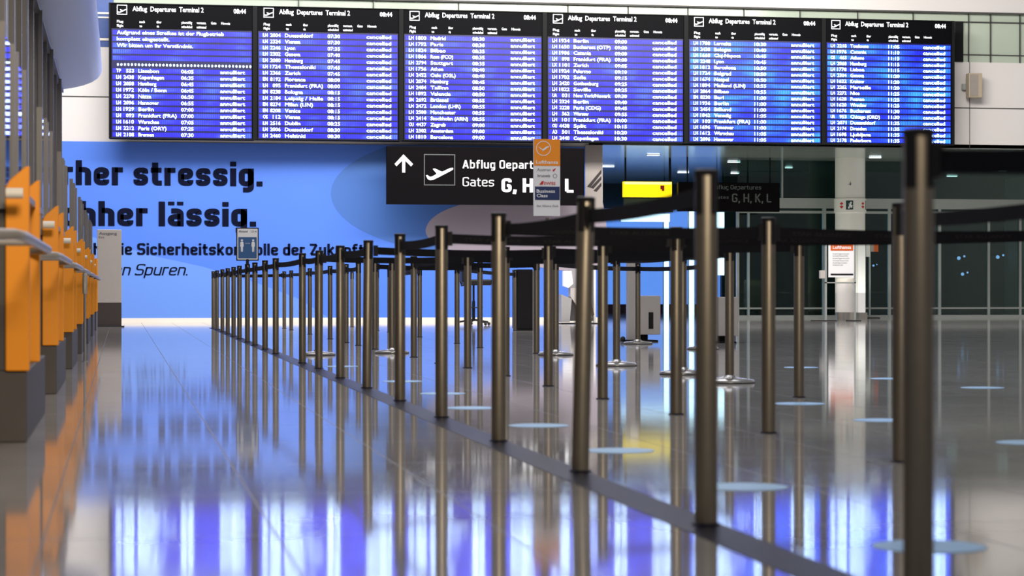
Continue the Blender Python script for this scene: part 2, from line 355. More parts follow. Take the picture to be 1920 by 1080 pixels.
# ------------------------------------------------------------------ the setting
S0 = 46.3                                        # end wall
LX, _ = onplane(60, 300, S0)
x_end = onplane(1130, 300, S0)[0]                # right end of the blue banner wall
z_ban = onplane(400, 268, S0)[1]; z_wh = onplane(1850, 117, S0)[1]; z_line = onplane(1850, 24, S0)[1]
z_sof = onplane(1400, 275, S0)[1]
bm = bmesh.new(); box(bm, -6, 24, -3, 66, -0.2, 0)
obj('floor', bm, M['floor'], kind='structure')
bx('trim_1', M['strip'], (1.505, 1.645, 3, 39.5, 0, 0.0015), kind='structure')      # dark inlaid strip along the barrier row

bm = bmesh.new(); box(bm, -6, x_end, S0, S0+0.3, 0, z_sof+0.02); box(bm, -6, 24, S0, S0+0.3, z_sof+0.02, z_wh)
obj('wall_back', bm, M['white'], kind='structure')
bx('wall_upper', M['white'], (-6, 24, S0-0.05, S0+0.3, z_line, z_line+2.5), kind='structure')
bx('baseboard_back', M['baseboard'], (-2.2, x_end, S0-0.03, S0, 0, 0.09), kind='structure')
# joints of the white cladding
bm = bmesh.new()
zj = onplane(1850, 203, S0)[1]; box(bm, onplane(1790, 0, S0)[0], 24, S0-0.006, S0, zj-0.012, zj+0.012)
zj = onplane(150, 181, S0)[1]; box(bm, -6, onplane(204, 0, S0)[0], S0-0.006, S0, zj-0.012, zj+0.012)
for px in (1818, 1720): x = onplane(px, 0, S0)[0]; box(bm, x-0.006, x+0.006, S0-0.006, S0, z_sof, z_wh)
obj('trim_2', bm, M['joint'], kind='structure')
# gallery glass band above the white wall
bm = bmesh.new(); box(bm, -0.15, 24, S0+0.02, S0+0.06, z_wh, z_line)
obj('window_1', bm, M['greenglass'], kind='structure')
bm = bmesh.new()
for px in (560, 700, 860, 1065, 1178, 1290, 1395, 1500, 1608, 1712, 1816, 1857, 1912):
    x = onplane(px, 50, S0)[0]; box(bm, x-0.009, x+0.009, S0-0.02, S0+0.02, z_wh, z_line)
za = onplane(1850, 42, S0)[1]; zb = onplane(1850, 103, S0)[1]
box(bm, onplane(1790, 0, S0)[0], 24, S0-0.02, S0+0.02, za-0.012, za+0.012); box(bm, onplane(1790, 0, S0)[0], 24, S0-0.02, S0+0.02, zb-0.008, zb+0.008)
box(bm, -0.15, 24, S0-0.08, S0-0.05, z_line-0.035, z_line)
obj('window_frame', bm, M['joint'], kind='structure').name = 'trim_3'
bm = bmesh.new(); box(bm, -6, -0.15, S0-0.01, S0+0.06, onplane(200, 88, S0)[1], z_line)
obj('window_2', bm, M['blueglass'], kind='structure')
bm = bmesh.new()
for py, h in ((25, .04), (33, .03), (74, .05)):
    z = onplane(197, py, S0)[1]; box(bm, -2, -0.15, S0-0.03, S0-0.01, z-h/2, z+h/2)
obj('trim_4', bm, M['brass'], kind='structure')
bx('wall_band', M['boardframe'], (onplane(1790, 0, S0)[0], onplane(1805, 0, S0)[0], S0-0.04, S0, z_wh, za), kind='structure').name = 'trim_5'

# recess under the boards on the right: ceiling, glass front, dark hall behind it
SG = 51.0; XG = onplane(1383, 500, SG)[0]; SR = 63.0
bx('ceiling', M['soffit'], (x_end-0.3, 24, S0, SR, z_sof, z_sof+0.1), kind='structure')
bx('wall_passage', M['white'], (x_end-0.3, x_end, S0+0.3, SR, 0, z_sof), kind='structure').name = 'wall_left_of_passage'
bx('wall_far', M['darkroom'], (onplane(1352, 500, 58.6)[0], 24, 58.5, 58.7, 0, z_sof), kind='structure')
bx('wall_right', M['white'], (24, 24.2, -3, SR, 0, z_line+2), kind='structure')
z_tr1 = onplane(1560, 372, SG)[1]; z_tr2 = onplane(1560, 391, SG)[1]; z_r = onplane(1500, 578, SG)[1]
bm = bmesh.new()
box(bm, XG, 24, SG-0.05, SG+0.1, z_tr2, z_tr1); box(bm, XG, 24, SG-0.03, SG+0.04, z_r-0.02, z_r+0.02); box(bm, XG, 24, SG-0.03, SG+0.04, 0.0, 0.07)
box(bm, XG, 24, SG-0.03, SG+0.04, z_tr2-0.12, z_tr2-0.06)
for px, t in ((1383, .03), (1403, .025), (1545, .04), (1667, .035), (1761, .035), (1853, .03), (1912, .03)):
    x = onplane(px, 500, SG)[0]; box(bm, x-t, x+t, SG-0.04, SG+0.05, 0, z_tr2)
for px in (1466,):
    x = onplane(px, 300, SG)[0]; box(bm, x-.02, x+.02, SG-0.04, SG+0.05, z_tr1, z_sof)
obj('window_3', bm, M['alu'], kind='structure')
bx('window_4', M['glass'], (XG, 24, SG, SG+0.01, 0.07, z_sof), kind='structure')
bx('wall_brown', M['brownroom'], (onplane(1507, 500, 57)[0], onplane(1542, 500, 57)[0], 57, 57.1, 0, onplane(1500, 523, 57)[1]), kind='structure').name = 'wall_screen_behind_glass'
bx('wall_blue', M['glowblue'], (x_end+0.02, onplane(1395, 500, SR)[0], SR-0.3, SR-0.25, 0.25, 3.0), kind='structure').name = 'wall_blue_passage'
bx('baseboard_passage', M['redwall'], (x_end+0.02, onplane(1395, 500, SR)[0], SR-0.34, SR-0.3, 0, 0.26), kind='structure')
bx('wall_passage_end', M['darkroom'], (x_end-0.3, 24, SR, SR+0.2, 0, z_sof), kind='structure')

# left side: grey partition behind the desks, its mullions, and the lacquered canopy
XW = -1.07; SE = 40.0
bx('wall_left', M['partition'], (XW-0.1, XW, 4, SE, 0, 4.22), kind='structure')
bm = bmesh.new()
for k in range(22): s = 6+1.62*k; box(bm, XW, XW+0.05, s, s+0.04, 0, 4.2)
box(bm, XW, XW+0.08, 4, SE+0.02, 4.12, 4.24)
obj('trim_6', bm, M['postgrey'], kind='structure')
prof = [(XW-0.25,4.16),(XW,4.17),(-0.85,4.20),(-0.65,4.25),(-0.5,4.31),(-0.40,4.38),(-0.345,4.46),(-0.325,4.55),(-0.335,4.68),(-0.37,4.9),(-0.42,5.1),(XW-0.25,5.1)]
bm = bmesh.new(); A = [bm.verts.new((p[0], 20, p[1])) for p in prof]; B = [bm.verts.new((p[0], SE, p[1])) for p in prof]
for i in range(len(prof)): bm.faces.new((A[i], A[(i+1)%len(prof)], B[(i+1)%len(prof)], B[i]))
bm.faces.new(A); bm.faces.new(B[::-1])
tag(obj('ceiling_canopy', bm, M['canopy'], smooth=True), 'glossy white rounded canopy above the grey partition at upper left', 'canopy')

# ------------------------------------------------------------------ blue advertising banner with its slogan
ban = thing('wall_banner', 'wide blue advertising banner with German slogan below the departure boards', 'banner', (0, S0, 0))
def ox(px): return onplane(px, 500, S0)[0]
def oz(px, py): return onplane(px, py, S0)[1]
bx('printed_panel', M['banner'], (-2.2, x_end-0.04, -0.02, 0, 0.09, z_ban), ban)
bm = bmesh.new()
xr = x_end-0.04; N = 40
cx, cz = ox(905), oz(905, 365); rx, rz = ox(905)-ox(620), oz(600, 250)-oz(600, 365)
pts = [(cx+rx*math.cos(a), cz+rz*math.sin(a)) for a in [math.pi/2+math.pi*i/24 for i in range(25)]]
pts = [(p[0], min(max(p[1], 0.5), z_ban)) for p in pts]; pts += [(ox(1000), pts[-1][1]), (ox(1000), z_ban)]
q = [pts[0]]
for p in pts[1:]:
    if abs(p[0]-q[-1][0])+abs(p[1]-q[-1][1]) > 0.01: q.append(p)
poly_xz(bm, q, -0.023)
obj('dark_blue_ellipse', bm, M['bannerdark'], ban)
bm = bmesh.new()
poly_xz(bm, [(ox(x), oz(x, y)) for x, y in smooth_pts(((798,430),(812,408),(850,388),(925,372),(1094,368),(1128,372),(1128,500),(1000,500),(900,480),(830,465),(805,448)))], -0.026)
obj('grey_shape', bm, M['bannergrey'], ban)
bm = bmesh.new()
poly_xz(bm, [(ox(x), oz(x, y)) for x, y in ((-60,400),(60,415),(160,440),(280,478),(380,500),(480,530),(560,560),(620,598),(-60,598))], -0.023)
obj('pale_blue_shape', bm, M['bannerlight'], ban)
bm = bmesh.new()
poly_xz(bm, [(ox(x), oz(x, y)) for x, y in ((1097,272),(1129,272),(1129,398),(1097,398))], -0.028)
obj('grey_photo_print', bm, M['stele'], ban)
bm = bmesh.new()
for (a, b) in (((1100,350),(1127,318)),((1106,352),(1127,330)),((1112,358),(1127,342))):
    poly_xz(bm, [(ox(a[0]), oz(*a)), (ox(a[0]+6), oz(a[0], a[1]+2)), (ox(b[0]), oz(b[0], b[1]+7)), (ox(b[0]), oz(*b))], -0.031)
obj('dark_diagonal_print', bm, M['mural_dark'], ban)
def ban_text(nm, s, x0, x1, yb, cap_px, bold, shear=0.0):
    bm = bmesh.new(); h = oz(300, yb-cap_px)-oz(300, yb)
    din_text(bm, s, ox(x0), ox(x1), oz(300, yb), h, -0.034, bold, shear)
    obj(nm, bm, M['ink'], ban)
ban_text('slogan_line', 'Vorher stressig.', 42, 492, 348, 46, 0.20)
ban_text('slogan_line', 'Nachher lässig.', 38, 480, 424, 46, 0.20)
ban_text('slogan_line', 'geht die Sicherheitskontrolle der Zukunft', 143, 682, 478, 22, 0.17)
ban_text('slogan_line', 'en Spuren.', 212, 351, 516, 21, 0.10, 0.20)

# ------------------------------------------------------------------ departure boards
SB = S0-0.75; BXS = [204, 479, 753, 1022, 1287, 1545, 1789]
cancel = 'cancelled'; ann = 'annulliert'
B1 = [('TP','553','Lissabon','06:05'),('LH','2438','Kopenhagen','06:35'),('LH','2058','Hamburg','06:45'),('LH','1972','Köln / Bonn','06:45'),('LH','2278','Nizza','06:50'),('LH','2096','Hannover','06:55'),('LH','1929','Berlin','07:00'),('LH','093','Frankfurt (FRA)','07:00'),('LH','1610','Warschau','07:05'),('LH','2212','Paris (ORY)','07:25'),('LH','2108','Bremen','07:30')]
B2 = [('LH','2004','Duesseldorf','07:30'),('LH','2324','Vienna','07:30'),('LH','2246','Lyon','07:35'),('LH','2302','Geneva','07:40'),('LH','2080','Hamburg','07:45'),('LH','1724','Thessaloniki','07:45'),('LH','2366','Zurich','07:45'),('EN','8192','Florence','08:00'),('LH','095','Frankfurt (FRA)','08:00'),('EN','8238','Bologna','08:15'),('LH','2184','Leipzig / Halle','08:15'),('EN','8274','Milan (LIN)','08:15'),('EN','8208','Venice','08:15'),('OS','112','Vienna','08:15'),('LH','2516','Dublin','08:25'),('LH','2006','Duesseldorf','08:30'),('LH','2460','Helsinki','08:30')]
B3 = [('LH','1800','Madrid','08:30'),('LH','1792','Paris','08:30'),('LH','1824','Bilbao','08:35'),('LH','1866','Rom (FCO)','08:35'),('LH','2794','Stuttgart','08:35'),('LH','1756','Athen','08:40'),('LH','2452','Oslo (OSL)','08:40'),('LH','2074','Hamburg','08:45'),('LH','2404','Tallinn','08:50'),('LH','1892','Valencia','08:50'),('SN','2692','Brüssel','08:55'),('LH','2472','London (LHR)','08:55'),('LH','2500','Manchester','08:55'),('LH','2414','Stockholm (ARN)','08:55'),('OU','4437','Zagreb','09:00'),('LH','2302','Amsterdam','09:00'),('LH','1810','Barcelona','09:00')]
B4 = [('LH','1934','Berlin','09:00'),('LH','1650','Bucharest (OTP)','09:00'),('LH','1906','Catania','09:00'),('LH','098','Frankfurt (FRA)','09:00'),('LX','1101','Zurich','09:05'),('LH','1924','Palermo','09:10'),('LH','1702','Sofia','09:15'),('LH','2420','Gothenburg','09:25'),('LH','1822','Seville','09:25'),('UA','031','New York/Newark','09:30'),('LH','2324','Berlin','09:40'),('LH','2228','Paris (CDG)','09:45'),('LH','362','Warsaw','09:55'),('LH','101','Frankfurt (FRA)','10:00'),('OU','4438','Split','10:15'),('A3','501','Thessaloniki','10:20'),('LH','2440','Copenhagen','10:30')]
B5 = [('LH','1788','Larnaka','10:30'),('LH','2438','Bologna','10:40'),('LH','1668','Cluj-Napoca','10:45'),('LH','2248','Lyon','10:45'),('LH','1812','Barcelona','10:50'),('LH','1724','Belgrad','10:50'),('LH','1674','Neapel','10:50'),('LH','1894','Mailand (LIN)','10:55'),('LH','2064','Bilbao','10:55'),('EN','8230','Bari','11:00'),('LH','1936','Berlin','11:00'),('LH','2454','Billund','11:00'),('LH','1842','Venedig','11:05'),('LH','103','Frankfurt (FRA)','11:00'),('LH','1696','Temeswar','11:00'),('LH','1612','Warschau','11:05'),('LH','2096','Hannover','11:05')]
B6 = [('LH','2218','Toulouse','11:05'),('LH','1976','Catania','11:10'),('OS','463','Athens','11:15'),('LH','2068','Hamburg','11:15'),('LH','1778','Lisbon','11:15'),('LH','2304','Geneva','11:20'),('LH','1622','Krakow','11:20'),('LH','2262','Marseille','11:20'),('LH','2272','Nice','11:25'),('LH','1628','Poznan','11:25'),('LH','1620','Wroclaw','11:25'),('LH','1676','Bucharest','11:30'),('UA','953','Chicago (ORD)','11:30'),('LH','2071','Duesseldorf','11:35'),('LH','2174','Dresden','11:35'),('LH','1698','Ljubljana','11:35'),('LH','2178','Paderborn','11:35')]
BW = ['far left departure board with strike notice above eleven cancelled flights','second departure board from left, first row Duesseldorf','third departure board from left, first row Madrid','fourth departure board from left, above the orange airline sign','fifth departure board from left, first row Larnaka','far right departure board partly hidden by the nearest stanchion']
def board(i, rows, status):
    xa, xb = BXS[i], BXS[i+1]; xm = (xa+xb)/2; g = (xm-204)/1585
    x0 = onplane(xa, 200, SB)[0]; x1 = onplane(xb, 200, SB)[0]
    zt = onplane(204, 5, SB)[1]; zb = onplane(xm, 260+12*g, SB)[1]; W = x1-x0; H = zt-zb
    t = thing('departure_board', BW[i], 'departure board', ((x0+x1)/2, SB, zb), 0, 'departure boards hanging over the hall')
    bmh = bmesh.new(); box(bmh, -W/2+0.012, W/2-0.012, 0, 0.3, 0, H); obj('housing', bmh, M['boardblack'], t, bevel=0.01)
    def fx(p): return -W/2+W*(p-205)/275
    def fz(p): return H*(260-p)/255
    bm = bmesh.new()
    box(bm, -W/2, fx(208), -0.03, 0.1, 0, H); box(bm, fx(475), W/2, -0.03, 0.1, 0, H); box(bm, fx(208), fx(475), -0.03, 0.1, 0, fz(258.5)); box(bm, fx(208), fx(475), -0.03, 0.1, fz(6.5), H)
    obj('frame', bm, M['boardframe'], t)
    bm = bmesh.new(); box(bm, fx(210), fx(473), -0.006, 0, fz(259), fz(53)); obj('screen', bm, M['screendark'], t)
    P = (258.2-54.2)/17
    bm = bmesh.new()
    for r in range(17):
        c = 54.2+P*(r+0.5)
        if i == 0 and r == 5: continue
        poly_xz(bm, [(fx(212), fz(c+4.1)), (fx(472), fz(c+4.1)), (fx(472), fz(c-4.1)), (fx(212), fz(c-4.1))], -0.009)
    obj('row_bands', bm, M['bars_a'] if i < 4 else M['bars_b'], t)
    bm = bmesh.new(); cap = fz(0)-fz(6.6); Bo = 0.0
    rr = list(rows)
    if i == 0:
        for r, s, e in ((0, 'Aufgrund eines Streikes ist der Flugbetrieb', 420), (1, 'komplett eingestellt.', 318), (2, 'Wir bitten um Ihr Verständnis.', 362)):
            put_text(bm, s, fx(220), fx(e), fz(54.2+P*(r+.5)+3.4), cap, -0.012, 0.0)
        put_text(bm, '* '*38+'*', fx(220), fx(472), fz(54.2+P*5.5+6.4), cap*1.2, -0.012, 0.0)
    k = 17-len(rr)
    for r, (a, n, d, tm) in enumerate(rr):
        b = fz(54.2+P*(r+k+0.5)+3.5)
        put_text(bm, a, fx(219), fx(227.5), b, cap, -0.012, Bo)
        put_text(bm, n, fx(232.5+(4-len(n))*4.8), fx(251.5), b, cap, -0.012, Bo)
        put_text(bm, d, fx(260), fx(260+len(d)*4.75), b, cap, -0.012, Bo)
        put_text(bm, tm, fx(340), fx(363), b, cap, -0.012, Bo)
        put_text(bm, status, fx(413.5), fx(460), b, cap, -0.012, Bo)
    obj('screen_text', bm, M['screentext'], t)
    bm = bmesh.new()
    plane_icon(bm, fx(220), fx(239), fz(27), fz(8.5), -0.012, 0.07)
    put_text(bm, 'Abflug  Departures  Terminal 2', fx(249), fx(382), fz(19.8), fz(0)-fz(9), -0.012, 0.015)
    put_text(bm, '08:44', fx(438.5), fx(462), fz(20.2), fz(0)-fz(8), -0.012, 0.03)
    for x, s1, s2 in ((220,'Flug','Flight'),(262,'nach','to'),(294,'über','via'),(340.5,'planmäßig','scheduled'),(369,'vorauss.','estimated'),(396,'Gate',''),(415,'Hinweis','')):
        w = {220:12,262:10,294:9,340.5:20,369:18,396:10,415:17}[x]
        put_text(bm, s1, fx(x), fx(x+w), fz(42), fz(0)-fz(4.6), -0.012, 0.015)
        if s2: put_text(bm, s2, fx(x), fx(x+w*(0.5 if len(s2) < 4 else 1)), fz(50), fz(0)-fz(4.6), -0.012, 0.015)
    obj('heading_text', bm, M['screenhead'], t)
    bm = bmesh.new()
    for q in (-0.3, 0.3): box(bm, W*q-0.03, W*q+0.03, 0.3, 0.75, H*0.5, H*0.5+0.08)
    obj('wall_bracket', bm, M['boardframe'], t)
for i, (rw, st) in enumerate(((B1,ann),(B2,cancel),(B3,ann),(B4,cancel),(B5,ann),(B6,cancel))): board(i, rw, st)

# ------------------------------------------------------------------ hanging direction signs
def sign_frame(name, label, x0, x1, yt, yb, s, th=0.12):
    a, zt = onplane(x0, yt, s); b, zb = onplane(x1, yb, s)
    a2, zt2 = onplane((x0+x1)/2, yt, s); _, zb2 = onplane((x0+x1)/2, yb, s)
    t = thing(name, label, 'sign', ((a+b)/2, s, zb2)); W = b-a; H = zt2-zb2
    bx('panel', M['signblack'], (-W/2, W/2, 0, th, 0, H), t, bevel=0.006)
    return t, W, H, (lambda p: -W/2+W*(p-x0)/(x1-x0)), (lambda p: H*(yb-p)/(yb-yt))
t, W, H, fx, fz = sign_frame('hanging_sign', 'black hanging sign with arrow pointing to gates below the third board', 725, 1096, 276, 384, S0-0.95)
bm = bmesh.new()
poly_xz(bm, [(fx(x), fz(y)) for x, y in ((756,291),(774,309),(770,313.5),(759.3,303),(759.3,325),(753.5,325),(753.5,303),(743,313.5),(739.5,309))], -0.004)
obj('arrow_symbol', bm, M['signwhite_dim'], t)
bm = bmesh.new(); plane_icon(bm, fx(794), fx(852), fz(348.5), fz(290), -0.004, 0.03)
bm2 = bmesh.new(); poly_xz(bm2, [(fx(794)+a*(fx(852)-fx(794)), fz(348.5)+b*(fz(290)-fz(348.5))) for a, b in PLANE], -0.006); obj('takeoff_symbol', bm2, M['signwhite'], t)
obj('symbol_frame', bm, M['signgrey'], t)
bm = bmesh.new()
din_text(bm, 'Abflug', fx(866), fx(927), fz(316), fz(0)-fz(16), -0.004, 0.15)
din_text(bm, 'Departures', fx(935), fx(1042), fz(316), fz(0)-fz(16), -0.004, 0.15)
din_text(bm, 'Gates', fx(866), fx(925), fz(349.5), fz(0)-fz(17), -0.004, 0.11)
obj('lettering', bm, M['signwhite_dim'], t)
bm = bmesh.new()
din_text(bm, 'G, H, K, L', fx(939), fx(1075), fz(360), fz(0)-fz(26), -0.004, 0.19)
obj('gate_letters', bm, M['signwhite'], t)
bm = bmesh.new(); box(bm, fx(1060), fx(1068), 0.12, 0.95, H-0.14, H-0.06); box(bm, fx(775), fx(783), 0.12, 0.95, H-0.14, H-0.06)
obj('hanger', bm, M['boardframe'], t)
t, W, H, fx, fz = sign_frame('hanging_sign', 'smaller unlit black hanging sign for gates behind the tall stanchion', 1272, 1462, 342, 396.5, 50.0, 0.15)
bm = bmesh.new()
din_text(bm, 'Abflug Departures', fx(1333), fx(1427), fz(355), fz(0)-fz(8), -0.004, 0.13)
din_text(bm, 'G, H, K, L', fx(1372), fx(1446), fz(379), fz(0)-fz(16), -0.004, 0.14)
put_text(bm, 'Gates', fx(1335), fx(1366), fz(373), fz(0)-fz(7), -0.004, 0.0)
obj('lettering', bm, M['signgrey'], t)
bm = bmesh.new()
for p in (1290, 1445): box(bm, fx(p)-.015, fx(p)+.015, 0.05, 0.09, H, z_sof-t.location.z)
obj('hanger', bm, M['boardframe'], t)
# yellow lightbox
s = 50.5; a, zt = onplane(1169, 340, s); b, zb = onplane(1260, 370, s)
t = thing('yellow_lightbox', 'yellow backlit sign with red symbol hanging under the dark ceiling', 'sign', ((a+b)/2, s, zb)); W = b-a; H = zt-zb
bx('lightbox_body', M['yellow'], (-W/2, W/2, 0, 0.12, 0, H), t, bevel=0.01)
bx('pale_header', M['yellowlight'], (-W/2+.02, W/2-.02, -0.006, 0, H*0.82, H*0.97), t)
bm = bmesh.new(); put_text(bm, 'Ankunft Arrivals', -W*.3, W*.12, H*.5, H*.16, -0.004, 0)
bm.free()
bm = bmesh.new(); box(bm, W*.26, W*.34, -0.006, 0, H*.5, H*.75); box(bm, W*.29, W*.34, -0.006, 0, H*.4, H*.5); obj('red_symbol', bm, M['red'], t)
bm = bmesh.new()
for q in (-W/2+.05, W/2-.05): box(bm, q-.012, q+.012, 0.04, 0.07, H, z_sof-zb)
obj('hanger', bm, M['boardframe'], t)
# small dark sign below it
a, zt = onplane(1170, 372, 50.6); b, zb = onplane(1262, 398, 50.6)
t = thing('dark_header_sign', 'dark header panel with tiny white lettering below the yellow lightbox', 'sign', ((a+b)/2, 50.6, zb)); W = b-a; H = zt-zb
bx('panel', M['darkroom'], (-W/2, W/2, 0, 0.08, 0, H), t)
bm = bmesh.new(); put_text(bm, 'Covid Certificates', -W*.05, W*.4, H*.2, H*.16, -0.004, 0); obj('lettering', bm, M['signwhite_dim'], t)
bm = bmesh.new()
for q in (-W/2+.05, W/2-.05): box(bm, q-.012, q+.012, 0.03, 0.06, H, z_sof-zb)
obj('hanger', bm, M['boardframe'], t)

# ------------------------------------------------------------------ lit panels, lamps
for k, (x0, x1, yt, yb, s, lab) in enumerate((
        (1165, 1256, 400, 416, 59, 'bright horizontal light panel above the passage seen below the dark header sign'),
        (1246, 1254, 402, 594, 59.2, 'tall narrow light column at the left of the passage doors'),
        (1293, 1302, 396, 596, 57.5, 'tall narrow light column beside the tall stanchion in the passage'),
        (1344, 1358, 398, 516, 56.5, 'short bright light panel above the rear ticket kiosk'),
        (1095, 1128, 402, 415, 58, 'small pale light panel at the left edge of the passage'))):
    a, zt = onplane(x0, yt, s); b, zb = onplane(x1, yb, s); zb = max(zb, 0.0)
    if k in (4,): a, b = x_end+0.05, x_end+0.45
    t = thing('light_panel', lab, 'light', ((a+b)/2, s, zb)); W = b-a; H = zt-zb
    bx('diffuser', M['glow'], (-W/2, W/2, 0, 0.04, 0, H), t); bx('housing', M['alu'], (-W/2-.02, W/2+.02, 0.04, 0.12, 0, H+.02), t)
    if zb > 0.05:
        bm = bmesh.new()
        for q in (-W*.4, W*.4): box(bm, q-.01, q+.01, 0.07, 0.09, H, z_sof-zb)
        obj('hanger', bm, M['boardframe'], t)
labs = ['above the yellow lightbox','at the left edge of the dark ceiling','left of the tall stanchion head','right of the tall stanchion head','above the unlit gate sign','left of the white pillar','right of the white pillar','above the far right glass pane','behind the upper glass near the nearest stanchion']
for k, (px, py, wd) in enumerate(((1225,291.5,22),(1140,313,22),(1281,324,20),(1376,304.5,22),(1378,325.5,14),(1479,315,12),(1641,296,20),(1880,320,18),(1785,331,18))):
    Y = (z_sof-0.02-CH)*F/(HZ-py); u = (px-960)/F; X = Y*(u*CT+ST); s = Y*(CT-u*ST)
    if s < S0+0.4: s = S0+0.5
    if s > 58: s = 58
    wv = wd/F*Y
    t = thing('ceiling_strip_light', 'small white strip light in the dark ceiling '+labs[k], 'ceiling light', (X, s, z_sof))
    bx('diffuser', M['lamp'], (-wv/2, wv/2, -0.06, 0.06, -0.022, -0.008), t); bx('tray', M['alu'], (-wv/2-.02, wv/2+.02, -0.08, 0.08, -0.008, 0), t)
labs = ['behind the glass left of the far right mullion','lower of the two behind the same pane','behind the far right glass pane','behind the glass right of the white pillar']
for k, (px, py, r) in enumerate(((1797,484,.05),(1804,514,.045),(1870,482,.05),(1637,498,.03))):  # reflections in the glass front, put in as glowing spheres behind it
    s = 58.2; X, z = onplane(px, py, s)
    t = thing('reflection_spot', 'small blue-white reflection spot '+labs[k], 'lamp', (X, s, z))
    bm = bmesh.new(); bmesh.ops.create_uvsphere(bm, u_segments=14, v_segments=10, radius=r, matrix=Matrix.Translation((0, -0.03, 0))); obj('glow_spot', bm, M['bluereflection'], t, smooth=True)
    bm = bmesh.new(); bmesh.ops.create_uvsphere(bm, u_segments=10, v_segments=8, radius=r*.6, matrix=Matrix.Translation((r*3.2, -0.03, r*1.0))); obj('small_glow_spot', bm, M['bluereflection'], t, smooth=True)
    bx('bracket', M['boardframe'], (-r, r*4, 0.0, 0.3, -r*.5, r*1.2), t)

# wall loudspeaker at the upper right
a, zt = onplane(1817, 137, S0-0.3); b, zb = onplane(1842, 183, S0-0.3)
t = thing('wall_loudspeaker', 'beige box loudspeaker on the white wall right of the boards', 'loudspeaker', ((a+b)/2, S0-0.3, zb)); W = b-a; H = zt-zb
bx('cabinet', M['beige'], (-W/2, W/2, 0, 0.2, 0, H), t, bevel=0.01)
bx('grille', M['ledge'], (-W/2+.02, W/2-.1, -0.008, 0, .03, H-.03), t); bx('bracket', M['alu'], (-W/2-.06, -W/2+.05, 0.2, 0.3, H*.35, H*.6), t)

# ------------------------------------------------------------------ stanchions and belts
PH = 0.985; PR = 0.0315
def pole_bm():
    bm = bmesh.new(); lathe(bm, [(PR, 0.0), (PR, PH-0.012), (PR-0.001, PH-0.010)]); return bm
def cap_bm():
    bm = bmesh.new(); lathe(bm, [(PR+0.001, PH-0.018), (PR+0.0022, PH-0.014), (PR+0.0022, PH-0.003), (PR-0.004, PH)]); return bm
def slot_bm(a):
    bm = bmesh.new(); n = 5; hw = 0.42
    for r in (PR-0.002, PR+0.0015): pass
    vs = []
    for z in (PH-0.125, PH-0.016):
        for r in (PR-0.004, PR+0.0018):
            vs.append([bm.verts.new((r*math.cos(a+hw*(2*i/n-1)), r*math.sin(a+hw*(2*i/n-1)), z)) for i in range(n+1)])
    a0, b0, a1, b1 = vs
    for i in range(n):
        bm.faces.new((b0[i], b0[i+1], b1[i+1], b1[i])); bm.faces.new((a0[i], a1[i], a1[i+1], a0[i+1]))
        bm.faces.new((a0[i], a0[i+1], b0[i+1], b0[i])); bm.faces.new((a1[i], b1[i], b1[i+1], a1[i+1]))
    bm.faces.new((a0[0], b0[0], b1[0], a1[0])); bm.faces.new((a0[n], a1[n], b1[n], b0[n]))
    return bm
def mesh_of(name, bm, m, smooth=True):
    o = obj(name, bm, m, smooth=smooth); me = o.data; bpy.data.objects.remove(o); return me
ME_POLE = mesh_of('pole', pole_bm(), M['steel']); ME_CAP = mesh_of('cap', cap_bm(), M['black'])
ME_SLOT = [mesh_of('belt_slot', slot_bm(math.pi/2*k+math.pi/4), M['black']) for k in range(4)]
bm = bmesh.new(); lathe(bm, [(0.172, 0.0), (0.175, 0.006), (0.174, 0.020), (0.165, 0.026), (0.08, 0.036), (0.045, 0.044), (0.036, 0.056)], seg=40); ME_PLATE = mesh_of('base_plate', bm, M['plate'])
bm = bmesh.new(); lathe(bm, [(0.178, 0.0), (0.180, 0.002), (0.180, 0.006), (0.173, 0.0065)], seg=40); ME_RIM = mesh_of('rubber_rim', bm, M['rubber'])
bm = bmesh.new(); lathe(bm, [(0.040, 0.0), (0.041, 0.003), (0.038, 0.006), (0.034, 0.0065)], seg=28); ME_SOCK = mesh_of('floor_socket', bm, M['strip'])
def link(me, parent, name=None):
    o = bpy.data.objects.new(name or me.name.split('.')[0], me); COL.objects.link(o); o.parent = parent; return o
ORD = ['first','second','third','fourth','fifth','sixth','seventh','eighth','ninth','tenth','eleventh','twelfth','thirteenth','fourteenth','fifteenth','sixteenth','seventeenth','eighteenth','nineteenth','twentieth','twenty-first']
def stanchion(x, s, label, plate=False, group=None, lean=0.0, rz=0.0):
    t = thing('barrier_post', label, 'stanchion', (x, s, 0.0015 if 1.4 < x < 1.75 else 0), 0, group)
    t.rotation_euler = (0, lean, rz)
    link(ME_POLE, t); link(ME_CAP, t)
    for k in range(4): link(ME_SLOT[k], t, 'belt_slot')
    if plate: p = link(ME_PLATE, t); r = link(ME_RIM, p, 'rubber_rim')
    else: link(ME_SOCK, t)
    return t
